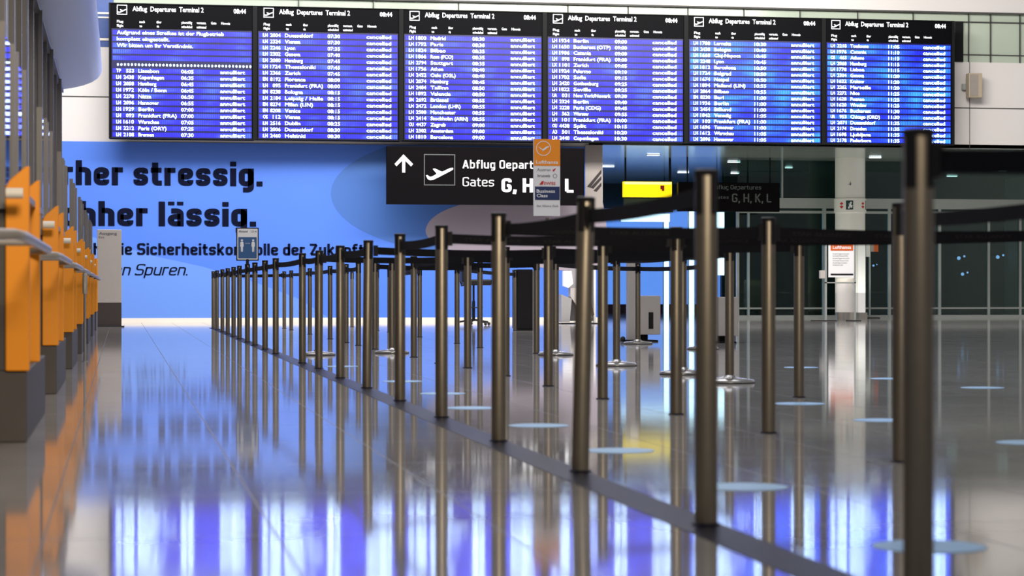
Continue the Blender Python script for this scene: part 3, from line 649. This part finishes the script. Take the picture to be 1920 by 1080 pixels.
def belt(ta, tb, sag=0.012, printed=False):
    A = Vector((ta.location.x, ta.location.y, 0)); B = Vector((tb.location.x, tb.location.y, 0))
    A.x -= 0*math.sin(0); d = (B-A); L = d.length; d.normalize(); n = Vector((-d.y, d.x, 0))
    rz = -ta.rotation_euler.z; R = Matrix.Rotation(rz, 3, 'Z')
    ia, ib = A+Vector((math.sin(ta.rotation_euler.y)*0.93, 0, 0))-A, Vector((math.sin(tb.rotation_euler.y)*0.93, 0, 0))
    bm = bmesh.new(); N = 12; zc = PH-0.070; hh = 0.025; th = 0.0012
    rows = []
    for i in range(N+1):
        f = i/N; p = (A+ia+d*(PR+0.004)).lerp(B+ib-d*(PR+0.004), f)-A
        z = zc-sag*4*f*(1-f)
        rows.append([bm.verts.new(R@(p+n*sg*th+Vector((0, 0, z+zz)))) for sg, zz in ((-1,-hh),(1,-hh),(1,hh),(-1,hh))])
    for a, b in zip(rows, rows[1:]):
        for k in range(4): bm.faces.new((a[k], a[(k+1)%4], b[(k+1)%4], b[k]))
    bm.faces.new(rows[0][::-1]); bm.faces.new(rows[-1])
    for v in bm.verts: v.co.x -= 0
    o = obj('belt', bm, M['belt'], ta)
    if printed:
        bm = bmesh.new(); x = 0.12
        while x < L-0.45: put_text(bm, 'STAR ALLIANCE', x, x+0.30, -0.008, 0.016, 0.0, 0.01); x += 0.42
        for v in bm.verts:
            f = v.co.x/L; z = zc-sag*4*f*(1-f)+v.co.z; v.co = R@((A+ia+d*v.co.x)-A-n*(th+0.0008)+Vector((0, 0, z)))
        obj('belt_print', bm, M['beltprint'], o)
    # end clips (sub-parts of the belt)
    for q, sg, off in ((A, 1, ia), (B, -1, ib)):
        bm = bmesh.new(); c = q-A+d*sg*(PR+0.008)+off+Vector((0, 0, zc))
        vs = []
        for z in (-0.036, 0.036):
            for u_, v_ in ((-0.012,-0.009),(0.016,-0.006),(0.016,0.006),(-0.012,0.009)): vs.append(bm.verts.new(R@(c+d*sg*u_+n*v_+Vector((0,0,z)))))
        for f in ((0,1,2,3),(7,6,5,4),(0,4,5,1),(1,5,6,2),(2,6,7,3),(3,7,4,0)): bm.faces.new([vs[i] for i in f])
        obj('belt_clip', bm, M['black'], o)
    return o
G1 = 'barrier posts along the open aisle'; G2 = 'barrier posts of the second row'; G3 = 'barrier posts of the third row'
r1 = {}
main = [(1722,1135,0),(1324,985,0),(1088,885,0.022),(935,828,0),(828,783,0),(750,752,0),(688,728,0.01),(638,709,0),(598,691,0.004),(567,681,0)]
for x in (517,497,478,464,449,438,427,417,407,400): main.append((x, HZ+F*CH/(6694.0/(x-227)), 0))
desc = {0:'nearest and largest',1:'second nearest tall',2:'slightly leaning',4:'metal'}
for k, (x, y, ln) in enumerate(main):
    X, s = gnd(x, y)
    if k == 0: lab = 'nearest and largest blurred steel barrier post at right foreground'
    elif k == 1: lab = 'tall steel barrier post in front of the unlit gate sign, next after the nearest'
    elif k == len(main)-1: lab = 'steel barrier post at far left end of the aisle row'
    elif k == 13: lab = 'steel barrier post carrying the distance sign in the aisle row'
    else: lab = '%s steel barrier post from the camera in the row along the open aisle' % ORD[k]
    r1[k] = stanchion(X, s, lab, plate=False, group=G1, lean=ln, rz=random.uniform(-.3, .3))
second = [(1689,866),(1441,812),(1268,777),(1130,748),(1028,724),(948,705),(877,690),(823,681),(776,670),(735,660),(703,650),(672,645),(649,640),(619,633),(581,624),(546,617),(533,614)]
r2 = {}
for k, (x, y) in enumerate(second):
    X, s = gnd(x, y)
    if k > 8: s_ = 11811.0/(x-227); X, s = gnd(x, HZ+F*CH/s_)
    lab = '%s steel barrier post from the camera in the second row from the aisle' % ORD[k+1]
    r2[k] = stanchion(X, s, lab, plate=(k == 9), group=G2, rz=random.uniform(-.3, .3))
xo, so = gnd(2150, 985); r2['off'] = stanchion(xo, so, 'first steel barrier post from the camera in the second row, beyond the right edge', group=G2)
third = [(1498,745,0),(1368,718,1),(1280,702,1),(1156,686,1),(1042,666,1),(1006,663,0),(900,652,0),(857,644,0),(787,632,0),(730,623,0),(707,620,0),(660,613,0)]
r3 = {}
for k, (x, y, p) in enumerate(third):
    X, s = gnd(x, y)
    lab = '%s steel barrier post from the camera in the third row%s' % (ORD[k], ', on a polished round base' if p else '')
    r3[k] = stanchion(X, s, lab, plate=bool(p), group=G3, rz=random.uniform(-.3, .3))
fourth = [(1196,645,1,'standing before the first ticket kiosk'),(1318,655,1,'just behind the tall stanchion, right of the kiosk'),(966,620,0,'in front of the black cabinet')]
r4 = {}
for k, (x, y, p, l) in enumerate(fourth):
    X, s = gnd(x, y); r4[k] = stanchion(X, s, 'steel barrier post '+l, plate=bool(p), group='barrier posts near the kiosks')
xo, so = gnd(1905+60, 778); r3['off'] = stanchion(*gnd(1990, 800), 'steel barrier post of the third row beyond the right edge', group=G3)
xo = stanchion(*gnd(596, 666), 'steel barrier post on a round base just right of the aisle row', plate=True, group='barrier posts near the kiosks')
foot = stanchion(*gnd(2500, 1220), 'steel barrier post beyond the right edge beside the nearest one', group=G2)
for a, b in ((1,2),(2,3),(4,5),(6,7),(7,8),(8,9),(10,11),(11,12),(12,13),(13,14),(14,15),(15,16),(16,17),(17,18),(18,19),(9,10)): belt(r1[a], r1[b])
belt(r1[0], foot); belt(r2[0], r2['off']); belt(r1[3], r2[1], printed=True); belt(r2[1], r3['off'], printed=True); belt(r1[4], r2[2], printed=True); belt(r2[2], r3['off'], printed=True)
belt(r1[6], r2[4]); belt(r2[3], r3[0]); belt(r1[8], r2[6]); belt(r2[6], r3[3]); belt(r2[4], r3[1]); belt(r2[5], r3[2])
belt(r3[3], r3[2]); belt(r3[4], r4[0]); belt(r4[0], r4[1]); belt(r3[1], r3[2]); belt(r2[8], r3[5]); belt(r2[10], r3[6]); belt(r3[6], r3[7]); belt(r3[7], r4[2])
belt(r2[11], r2[12]); belt(r2[12], r2[13]); belt(r2[13], r2[14]); belt(r2[14], r2[15]); belt(r2[15], r2[16]); belt(r2[16], r1[19]); belt(r2[9], r3[8]); belt(r3[8], r3[9])
belt(r2[7], r2[8])

# ------------------------------------------------------------------ floor stickers
stk = [(1742,1025,'beside the nearest stanchion at bottom right'),(1395,913,'right of the tall stanchion foot'),(1010,798,'right of the fourth aisle stanchion'),(884,765,'right of the fifth aisle stanchion'),(830,738,'between the two front rows, left of centre'),(1842,727,'far right in front of the glass'),(1655,788,'left of the nearest stanchion, mid floor'),(1499,757,'under the foot of the third row post'),(1932,830,'cut by the right edge of the picture'),(1668,710,'in front of the white pillar'),(1502,689,'just behind the third row front post'),(755,715,'between aisle and second row further back'),(1160,845,'between tall and leaning stanchions'),(640,687,'far floor near the aisle row'),(1225,860,'beside the one between the leaning and tall stanchions')]
for k, (x, y, l) in enumerate(stk[:14]):
    X, s = gnd(x, y); bm = bmesh.new(); lathe(bm, [(0.142, 0.0), (0.145, 0.0008), (0.144, 0.0016)], seg=36)
    tag(obj('floor_sticker', bm, M['sticker'], loc=(X, s, 0.0002)), 'round pale blue floor sticker '+l, 'floor sticker', 'round distance stickers on the floor')

# ------------------------------------------------------------------ check-in desks on the left
FX = -0.387
def panel_fin(bm, s, th=0.05):
    x0, x1 = FX-0.10, FX
    pts = [(x0, 0.306), (x1, 0.306), (x1, 1.185), (x1-0.02, 1.178), (x0+0.015, 1.12), (x0, 1.09)]
    poly_xz(bm, pts, s, th)
DL = ['nearest orange-fronted check-in desk at the left edge','second orange-fronted check-in desk from the camera','third orange-fronted check-in desk, mid left row','fourth orange-fronted check-in desk from the camera','fifth orange-fronted check-in desk from the camera','sixth orange-fronted check-in desk from the camera','farthest orange-fronted check-in desk, beside the grey exit stele']
def desk(k):
    s0 = 9.8+4.55*k
    t = thing('check_in_desk', DL[k], 'check-in desk', (0, s0, 0), 0, 'check-in desks along the left side')
    bx('base_cabinet', M['desk'], (XW+0.06, FX-0.012, 0.02, 2.40, 0, 0.306), t, bevel=0.006)
    bx('body', M['desk'], (XW+0.06, FX-0.10, 0.02, 2.40, 0.306, 1.05), t, bevel=0.006)
    for j, s in enumerate((0, 1.25)):
        bm = bmesh.new(); panel_fin(bm, s, 0.07); f = obj('orange_panel', bm, M['orange'], t, bevel=0.006)
        bx('post', M['postgrey'], (FX-0.135, FX-0.10, s-0.02, s+0.03, 1.0, 1.80), t)
        bx('post', M['postgrey'], (FX-0.135, FX-0.10, s+0.88, s+0.93, 1.0, 1.80), t)
        bx('glass_screen', M['mirrorglass'], (FX-0.123, FX-0.112, s+0.03, s+0.88, 1.12, 1.77), t)
    for q in (0, 1.25):
        pass
    bx('counter_top', M['ledge'], (XW+0.06, FX-0.02, 0.1, 2.40, 1.05, 1.08), t)
    # rounded bumper ledge running along the front
    bm = bmesh.new(); tube(bm, [(FX-0.06, -2.1, 0.842), (FX+0.03, -2.0, 0.842), (FX+0.05, -1.7, 0.842), (FX+0.05, 0.9, 0.842), (FX+0.03, 1.15, 0.842), (FX-0.05, 1.24, 0.842)], 0.019, 12)
    lg = obj('bumper_rail', bm, M['ledge'], t, smooth=True)
    bm = bmesh.new()
    for q in (-1.9, -0.6): tube(bm, [(FX-0.14, q, 0.842), (FX+0.05, q, 0.842)], 0.012, 8)
    obj('rail_bracket', bm, M['ledge'], lg, smooth=True)
    bm = bmesh.new(); tube(bm, [(FX-0.09, -0.15, 1.06), (FX-0.02, -0.15, 1.06)], 0.022, 12); obj('round_knob', bm, M['baseboard'], t, smooth=True)
    bx('tall_mullion', M['postgrey'], (XW+0.06, XW+0.11, 0.3, 0.36, 1.05, 4.12), t)
    bx('link_panel', M['desk'], (XW+0.06, FX-0.13, -2.1, 0.02, 0, 1.0), t)
    return t
for k in range(7): desk(k)
# one small silver gate pole halfway along the desks
X, s = gnd(129, 678)
t = thing('silver_floor_pole', 'thin silver pole standing before the check-in desks at left', 'pole', (FX+0.06, s, 0))
bm = bmesh.new(); lathe(bm, [(0.012, 0), (0.012, 0.62)], seg=12); obj('shaft', bm, M['plate'], t, smooth=True)
bm = bmesh.new(); lathe(bm, [(0.03, 0), (0.03, 0.006)], seg=16); obj('foot', bm, M['plate'], t)
bm = bmesh.new(); lathe(bm, [(0.022, 0.62), (0.022, 0.80), (0.015, 0.81)], seg=14); obj('head', bm, M['ledge'], t, smooth=True)

# ------------------------------------------------------------------ exit stele
X, s = gnd(205, 613); W = 0.43; H = 1.745; t = thing('exit_stele', 'tall warm grey exit stele with dark foot in front of the blue banner', 'sign stele', (X, s, 0))
bx('panel', M['stele'], (-W/2, W/2, 0, 0.06, 0.43, H), t, bevel=0.008); bx('dark_foot', M['stelefoot'], (-W/2, W/2, -0.003, 0.063, 0.02, 0.43), t)
bx('floor_bar', M['rubber'], (-W/2-.05, W/2+.05, -0.12, 0.18, 0, 0.02), t)
bm = bmesh.new(); put_text(bm, 'Ausgang', -W/2+.03, W/2-.08, H-.09, .045, -0.004, 0.02); put_text(bm, 'Exit', -W/2+.03, -W/2+.13, H-.155, .04, -0.004, 0.0); obj('lettering', bm, M['greyprint'], t)

# ------------------------------------------------------------------ distance sign on the barrier post
p = r1[13]; X, s = p.location.x, p.location.y; dY = X*ST+s*CT; pxm = dY/F
t = thing('distance_sign', 'framed sign with two white figures keeping distance, above the barrier posts', 'sign', (X, s, PH+0.001))
w2 = 21*pxm; z0 = CH+(HZ-489)*pxm-PH; z1 = CH+(HZ-427)*pxm-PH
bm = bmesh.new(); lathe(bm, [(0.02, 0), (0.02, z0+0.02)], seg=14); obj('stem', bm, M['black'], t)
bx('frame', M['black'], (-w2, w2, -0.012, 0.012, z0, z1), t, bevel=0.004); bx('sheet', M['paper'], (-w2+.014, w2-.014, -0.015, -0.012, z0+.014, z1-.014), t)
bx('blue_field', M['bluedark'], (-w2+.026, w2-.026, -0.017, -0.015, z0+.03, z1-.12), t)
def person_pict(bm, cx, zb, h, y):
    r = h*.09; bm_c = [(cx+r*math.cos(a*math.pi/6), zb+h-r+r*math.sin(a*math.pi/6)) for a in range(12)]; poly_xz(bm, bm_c, y)
    w_ = h*.14
    poly_xz(bm, [(cx-w_*.55, zb), (cx-w_*.1, zb), (cx, zb+h*.4), (cx+w_*.1, zb), (cx+w_*.55, zb), (cx+w_*.6, zb+h*.4), (cx+w_, zb+h*.42), (cx+w_*.9, zb+h*.74), (cx+w_*.5, zb+h*.8), (cx-w_*.5, zb+h*.8), (cx-w_*.9, zb+h*.74), (cx-w_, zb+h*.42), (cx-w_*.6, zb+h*.4)], y)
bm = bmesh.new(); hh = (z1-z0)*.38; zb = z0+(z1-z0)*.27
person_pict(bm, -w2*.5, zb, hh, -0.019); person_pict(bm, w2*.5, zb, hh, -0.019)
put_text(bm, '1,5 m', -w2*.2, w2*.2, zb+hh*.62, .016, -0.019, 0)
obj('white_figures', bm, M['paper'], t)
bm = bmesh.new(); put_text(bm, 'Abstand', -w2+.03, w2*.0, z1-.06, .026, -0.017, 0.02); put_text(bm, '1,5 m', w2*.3, w2*.8, z1-.06, .026, -0.017, 0.01); obj('lettering', bm, M['greyprint'], t)

# ------------------------------------------------------------------ airline sign stands
def airline_sign():
    X, s = gnd(1026, 662); Y = X*ST+s*CT; k = Y/F
    t = thing('airline_sign_stand', 'tall narrow airline sign, orange on top and navy below, in front of the gate sign', 'sign', (X, s, 0))
    def fx(p): return (p-1026)*k
    def fz(p): return CH+(HZ-p)*k
    bm = bmesh.new(); lathe(bm, [(0.016, 0.02), (0.016, fz(408))], seg=14); obj('pole', bm, M['steel'], t, smooth=True)
    bm = bmesh.new(); lathe(bm, [(0.14, 0), (0.14, 0.01), (0.03, 0.022)], seg=32); obj('base_plate', bm, M['plate'], t, smooth=True)
    bx('backing_board', M['paper'], (fx(1000), fx(1050), -0.02, 0.02, fz(405), fz(261)), t)
    bx('orange_field', M['orangeprint'], (fx(1000), fx(1050), -0.023, -0.02, fz(311), fz(261)), t)
    bx('navy_field', M['navy'], (fx(1002), fx(1049), -0.023, -0.02, fz(375), fz(350)), t)
    bm = bmesh.new(); crane(bm, fx(1018), fz(278.5), 14*k, -0.025); put_text(bm, 'Lufthansa', fx(1004), fx(1046), fz(307), 6*k, -0.025, 0.02)
    put_text(bm, 'Business', fx(1005), fx(1040), fz(361.5), 6*k, -0.025, 0.02); put_text(bm, 'Class', fx(1005), fx(1026), fz(370), 6*k, -0.025, 0.02)
    obj('white_print', bm, M['paper'], t)
    bm = bmesh.new(); put_text(bm, 'Austrian', fx(1006), fx(1032), fz(321), 5*k, -0.025, 0.0); put_text(bm, 'brussels', fx(1007), fx(1031), fz(332), 5*k, -0.025, 0.01)
    ring(bm, fx(1040), fz(330), 4*k, 0.8*k, -0.025, 14)
    put_text(bm, 'Star Alliance Gold', fx(1005), fx(1046), fz(388), 3.5*k, -0.025, 0.01)
    obj('grey_print', bm, M['greyprint'], t)
    bm = bmesh.new(); put_text(bm, 'SWISS', fx(1019), fx(1041), fz(346.5), 5*k, -0.025, 0.02)
    poly_xz(bm, [(fx(a), fz(b)) for a, b in ((1035,319),(1042,315),(1040,319),(1037,322))], -0.025)
    poly_xz(bm, [(fx(a), fz(b)) for a, b in ((1010,346.5),(1015,340),(1019,339.5),(1017,346.5))], -0.025)
    obj('red_print', bm, M['red'], t)
airline_sign()
def airline_poster():
    X, s = gnd(1577, 602); Y = X*ST+s*CT; k = Y/F
    t = thing('airline_poster_stand', 'white notice with red-orange header on a metal stand before the pillar', 'sign', (X, s, 0))
    def fx(p): return (p-1577)*k
    def fz(p): return CH+(HZ-p)*k
    bx('left_upright', M['alu'], (fx(1546), fx(1549.5), 0, 0.03, 0.02, fz(446)), t); bx('right_upright', M['alu'], (fx(1603), fx(1606), 0, 0.03, 0.02, fz(446)), t)
    bx('cross_bar', M['alu'], (fx(1546), fx(1606), 0, 0.03, fz(531), fz(529)), t)
    bx('floor_bar', M['rubber'], (fx(1523), fx(1565), -0.15, 0.2, 0, 0.02), t); bx('floor_bar', M['rubber'], (fx(1592), fx(1612), -0.15, 0.2, 0, 0.02), t)
    bx('board', M['paper'], (fx(1552), fx(1602), -0.02, 0, fz(520), fz(448)), t, bevel=0.004)
    bx('header', M['redorange'], (fx(1556), fx(1600), -0.024, -0.02, fz(470), fz(449)), t)
    bx('bottom_clip', M['black'], (fx(1556), fx(1600), -0.028, -0.02, fz(516), fz(513)), t)
    bm = bmesh.new(); put_text(bm, 'Lufthansa', fx(1560), fx(1596), fz(466.5), 6*k, -0.026, 0.02); obj('white_print', bm, M['paper'], t)
    bm = bmesh.new()
    for q, (yy, e) in enumerate(((477,1592),(481,1590),(485.5,1592),(490,1591),(494,1588),(498,1580))): put_text(bm, ('Sehr geehrte Fluggaeste, bitte beachten' , 'Sie die aktuellen Hinweise am Schalter')[q%2], fx(1560), fx(e), fz(yy), 2.4*k, -0.023, 0.0)
    obj('grey_print', bm, M['greyprint'], t)
    bx('side_box', M['kiosk'], (fx(1537), fx(1546), 0, 0.1, fz(522), fz(507)), t)
airline_poster()

# ------------------------------------------------------------------ white pillar
X, s = gnd(1594, 597.4); Y = X*ST+s*CT; k = Y/F; R = 28*k; zt = z_sof
s_p = s
t = thing('white_pillar', 'round white pillar with emergency exit markings right of the recess', 'pillar', (X, s, 0))
def fz(p): return CH+(HZ-p)*k
bm = bmesh.new(); lathe(bm, [(R, fz(586)), (R, z_sof)], seg=48); obj('shaft', bm, M['pillar'], t, smooth=True)
bm = bmesh.new(); lathe(bm, [(R*1.01, 0), (R*1.01, fz(585.5))], seg=48); obj('metal_sleeve', bm, M['chrome'], t, smooth=True)
bm = bmesh.new(); lathe(bm, [(R*1.07, fz(399)), (R*1.07, fz(373)), (R*1.0, fz(372))], seg=48); obj('collar', bm, M['pillar'], t, smooth=True)
def wrap(bm, pts, r):       # small flat decal bent round the pillar; pts in (px offset from centre, image y)
    vs = []
    for a, b in pts:
        ang = -math.pi/2+math.asin(max(-.98, min(.98, a*k/R)))+0.0; vs.append(bm.verts.new((r*math.cos(ang-TH), r*math.sin(ang-TH), fz(b))))
    bm.faces.new(vs)
bm = bmesh.new()
for a0, a1 in ((-11,-5),(-5,1),(24.5,26)): wrap(bm, [(a0,394),(a1,394),(a1,377),(a0,377)], R*1.08)
obj('green_symbol', bm, M['greygreen'], t)
bm = bmesh.new()
for c in (-18, 19):
    wrap(bm, [(c-3,388),(c,392),(c+3,388),(c,386)], R*1.08); wrap(bm, [(c-3,383),(c,379.5),(c+3,383),(c,385)], R*1.08)
obj('red_arrows', bm, M['red'], t)
bm = bmesh.new()
wrap(bm, [(-8,391),(-6,393),(-3,386),(-5,384)], R*1.083); wrap(bm, [(-7,384),(-3,386),(-1,380),(-3,379)], R*1.083); wrap(bm, [(-4,390),(-1,391),(0,386),(-3,385)], R*1.083)
obj('white_figure', bm, M['paper'], t)
bm = bmesh.new()
wrap(bm, [(-9,347),(-3,349),(-2,346),(-4,341),(-5,346)], R*1.003); obj('pillar_mark', bm, M['greyprint'], t)
# lower portion of the pillar, panel and little flags beside it
Xb, sb = gnd(1586, 599.5); kb = (Xb*ST+sb*CT)/F
# ------------------------------------------------------------------ ticket kiosks and other furniture
def kiosk(px, py, lab, side=1):
    X, s = gnd(px, py); Y = X*ST+s*CT; k = Y/F
    t = thing('ticket_kiosk', lab, 'kiosk', (X, s, 0), 0, 'beige ticket kiosks behind the barriers')
    bx('column', M['kiosk'], (-12*k, 10*k, 0, 0.14, 0.02, 1.28), t, bevel=0.006)
    bx('side_box', M['kiosk'], (10*k, 48*k, -0.05, 0.3, 13*k, 86*k), t, bevel=0.006)
    bx('card_slot', M['black'], (25*k, 34*k, -0.055, -0.05, 24*k, 55*k), t)
    bx('top_screen', M['signwhite_dim'], (-8*k, 6*k, -0.008, 0, 1.12, 1.24), t)
    bx('foot_bracket', M['boardframe'], (10*k, 26*k, 0.02, 0.1, 3*k, 13*k), t)
    bx('floor_plate', M['boardframe'], (-20*k, 40*k, -0.15, 0.3, 0, 0.02), t)
    bm = bmesh.new(); bmesh.ops.create_uvsphere(bm, u_segments=12, v_segments=8, radius=5*k, matrix=Matrix.Translation((-22*k, 0.02, 5*k))); obj('caster', bm, M['rubber'], t, smooth=True)
kiosk(1190, 640.5, 'beige ticket kiosk with slotted side box left of the tall stanchion')
kiosk(1336, 643, 'beige ticket kiosk with slotted side box right of the tall stanchion')
# slanted self-service terminal
X, s = gnd(1080, 607); Y = X*ST+s*CT; k = Y/F
t = thing('self_service_terminal', 'pale terminal with slanted dark screen behind the leaning stanchion', 'kiosk', (X, s, 0))
bm = bmesh.new()
poly_xz(bm, [(a*k, (607-b)*k) for a, b in ((-28,604),(-12,604),(-8,560),(-28,552))], 0, 0.3); obj('pedestal', bm, M['partition'], t)
bm = bmesh.new(); poly_xz(bm, [(a*k, (607-b)*k) for a, b in ((-10,540),(22,540),(32,594),(26,600),(8,582),(-10,556))], 0.02, 0.25); obj('slanted_head', bm, M['kiosk'], t)
bm = bmesh.new(); poly_xz(bm, [(a*k, (607-b)*k) for a, b in ((20,548),(24,550),(35,590),(31,594))], 0.0, 0.2); obj('dark_edge', bm, M['brownroom'], t)
bm = bmesh.new(); poly_xz(bm, [(a*k, (607-b)*k) for a, b in ((-24,508),(-8,508),(-5,532),(-14,540),(-24,536))], 0.02, 0.1); obj('side_screen', bm, M['paper'], t)
bx('rear_board', M['partition'], (-8*k, 42*k, 0.27, 0.32, 0.05, (607-505)*k), t); bx('floor_plate', M['boardframe'], (-32*k, 44*k, -0.2, 0.4, 0, 0.015), t)
bx('frame_post', M['pillar'], (38*k, 42*k, 0.2, 0.24, 0.0, (607-500)*k), t)
# black cabinet
X, s = gnd(985, 620); k = (X*ST+s*CT)/F
t = thing('black_cabinet', 'narrow black cabinet behind the barrier posts near the centre', 'cabinet', (X, s, 0))
bx('body', M['black'], (-15*k, 14*k, 0, 0.5, 0.03, 115*k), t, bevel=0.006); bx('plinth', M['rubber'], (-14*k, 13*k, 0.02, 0.48, 0, 0.03), t); bx('side_panel', M['partition'], (14*k, 17*k, 0, 0.5, 0, 112*k), t)
# tall swivel chair
X, s = gnd(888, 610); k = (X*ST+s*CT)/F
t = thing('counter_chair', 'black swivel counter chair in front of the blue banner', 'chair', (X, s, 0), 0)
bm = bmesh.new(); lathe(bm, [(0.03, 0.08), (0.03, 0.45), (0.02, 0.46), (0.02, 76*k)], seg=14); obj('gas_stem', bm, M['black'], t, smooth=True)
bx('seat', M['black'], (-20*k, 32*k, -0.22, 0.24, 75*k, 86*k), t, bevel=0.03)
bm = bmesh.new(); box(bm, -25*k, -18*k, -0.2, 0.2, 80*k, 122*k); obj('backrest', bm, M['black'], t, bevel=0.03)
bm = bmesh.new(); tube(bm, [(-14*k, 0, 76*k), (-23*k, 0, 74*k), (-25*k, 0, 82*k)], 0.014, 8); obj('back_bar', bm, M['black'], t)
for q in range(5):
    a = q*2*math.pi/5+.3; bm = bmesh.new(); tube(bm, [(0, 0, .11), (.30*math.cos(a), .30*math.sin(a), .06)], 0.018, 8); lg = obj('base_arm', bm, M['black'], t, smooth=True)
    bm = bmesh.new(); bmesh.ops.create_uvsphere(bm, u_segments=10, v_segments=8, radius=0.03, matrix=Matrix.Translation((.32*math.cos(a), .32*math.sin(a), .03))); obj('caster', bm, M['rubber'], lg, smooth=True)
bm = bmesh.new(); lathe(bm, [(.17,.32),(.185,.33),(.17,.34)], seg=24); obj('foot_ring', bm, M['black'], t, smooth=True)
# pillar's lower portion added as a separate cylinder + small flag panels
t = thing('pillar_lower_part', 'white cylindrical lower portion of the pillar with rounded rim', 'pillar base', (onplane(1586, 500, sb-0.75)[0], sb-0.75, 0)); kb = kb*0.985; r = 18*kb
bm = bmesh.new(); lathe(bm, [(r*.98, (600-585)*kb), (r, (600-583)*kb), (r, (600-532)*kb), (r*.97, (600-530)*kb)], seg=36); obj('body', bm, M['pillar'], t, smooth=True)
bm = bmesh.new(); lathe(bm, [(r*.98, 0), (r*.98, (600-585)*kb)], seg=36); obj('metal_foot', bm, M['chrome'], t, smooth=True)
bm = bmesh.new(); lathe(bm, [(r*1.04, (600-531)*kb), (r*1.06, (600-527)*kb), (r*.9, (600-522)*kb)], seg=36); obj('rim', bm, M['baseboard'], t, smooth=True)
X, s = onplane(1616, 500, s_p-0.75)[0], s_p-0.75
t = thing('leaning_board', 'narrow white upright panel leaning beside the pillar', 'panel', (X, s, 0)); kk = (X*ST+s*CT)/F
bx('board', M['paper'], (-7*kk, 7*kk, 0, 0.03, 0.15, (600-448)*kk), t); bx('foot', M['chrome'], (-8*kk, 8*kk, -0.1, 0.1, 0, 0.15), t)
X, z = onplane(1640, 472, 50.6)
t = thing('orange_flag_sign', 'small orange and beige sign projecting right of the white pillar', 'sign', (X, 50.6, 0)); 
bx('orange_face', M['redorange'], (-0.02, 0.09, 0, 0.02, z, z+.26), t); bx('beige_face', M['stele'], (-0.10, -0.02, 0, 0.02, z, z+.26), t)
bx('white_face', M['paper'], (-0.22, -0.12, -0.02, 0, z-.12, z+.28), t); bx('stand', M['alu'], (-0.13, -0.09, 0.02, 0.05, 0, z+.28), t); bx('foot', M['rubber'], (-.25, .1, -.1, .2, 0, .02), t)
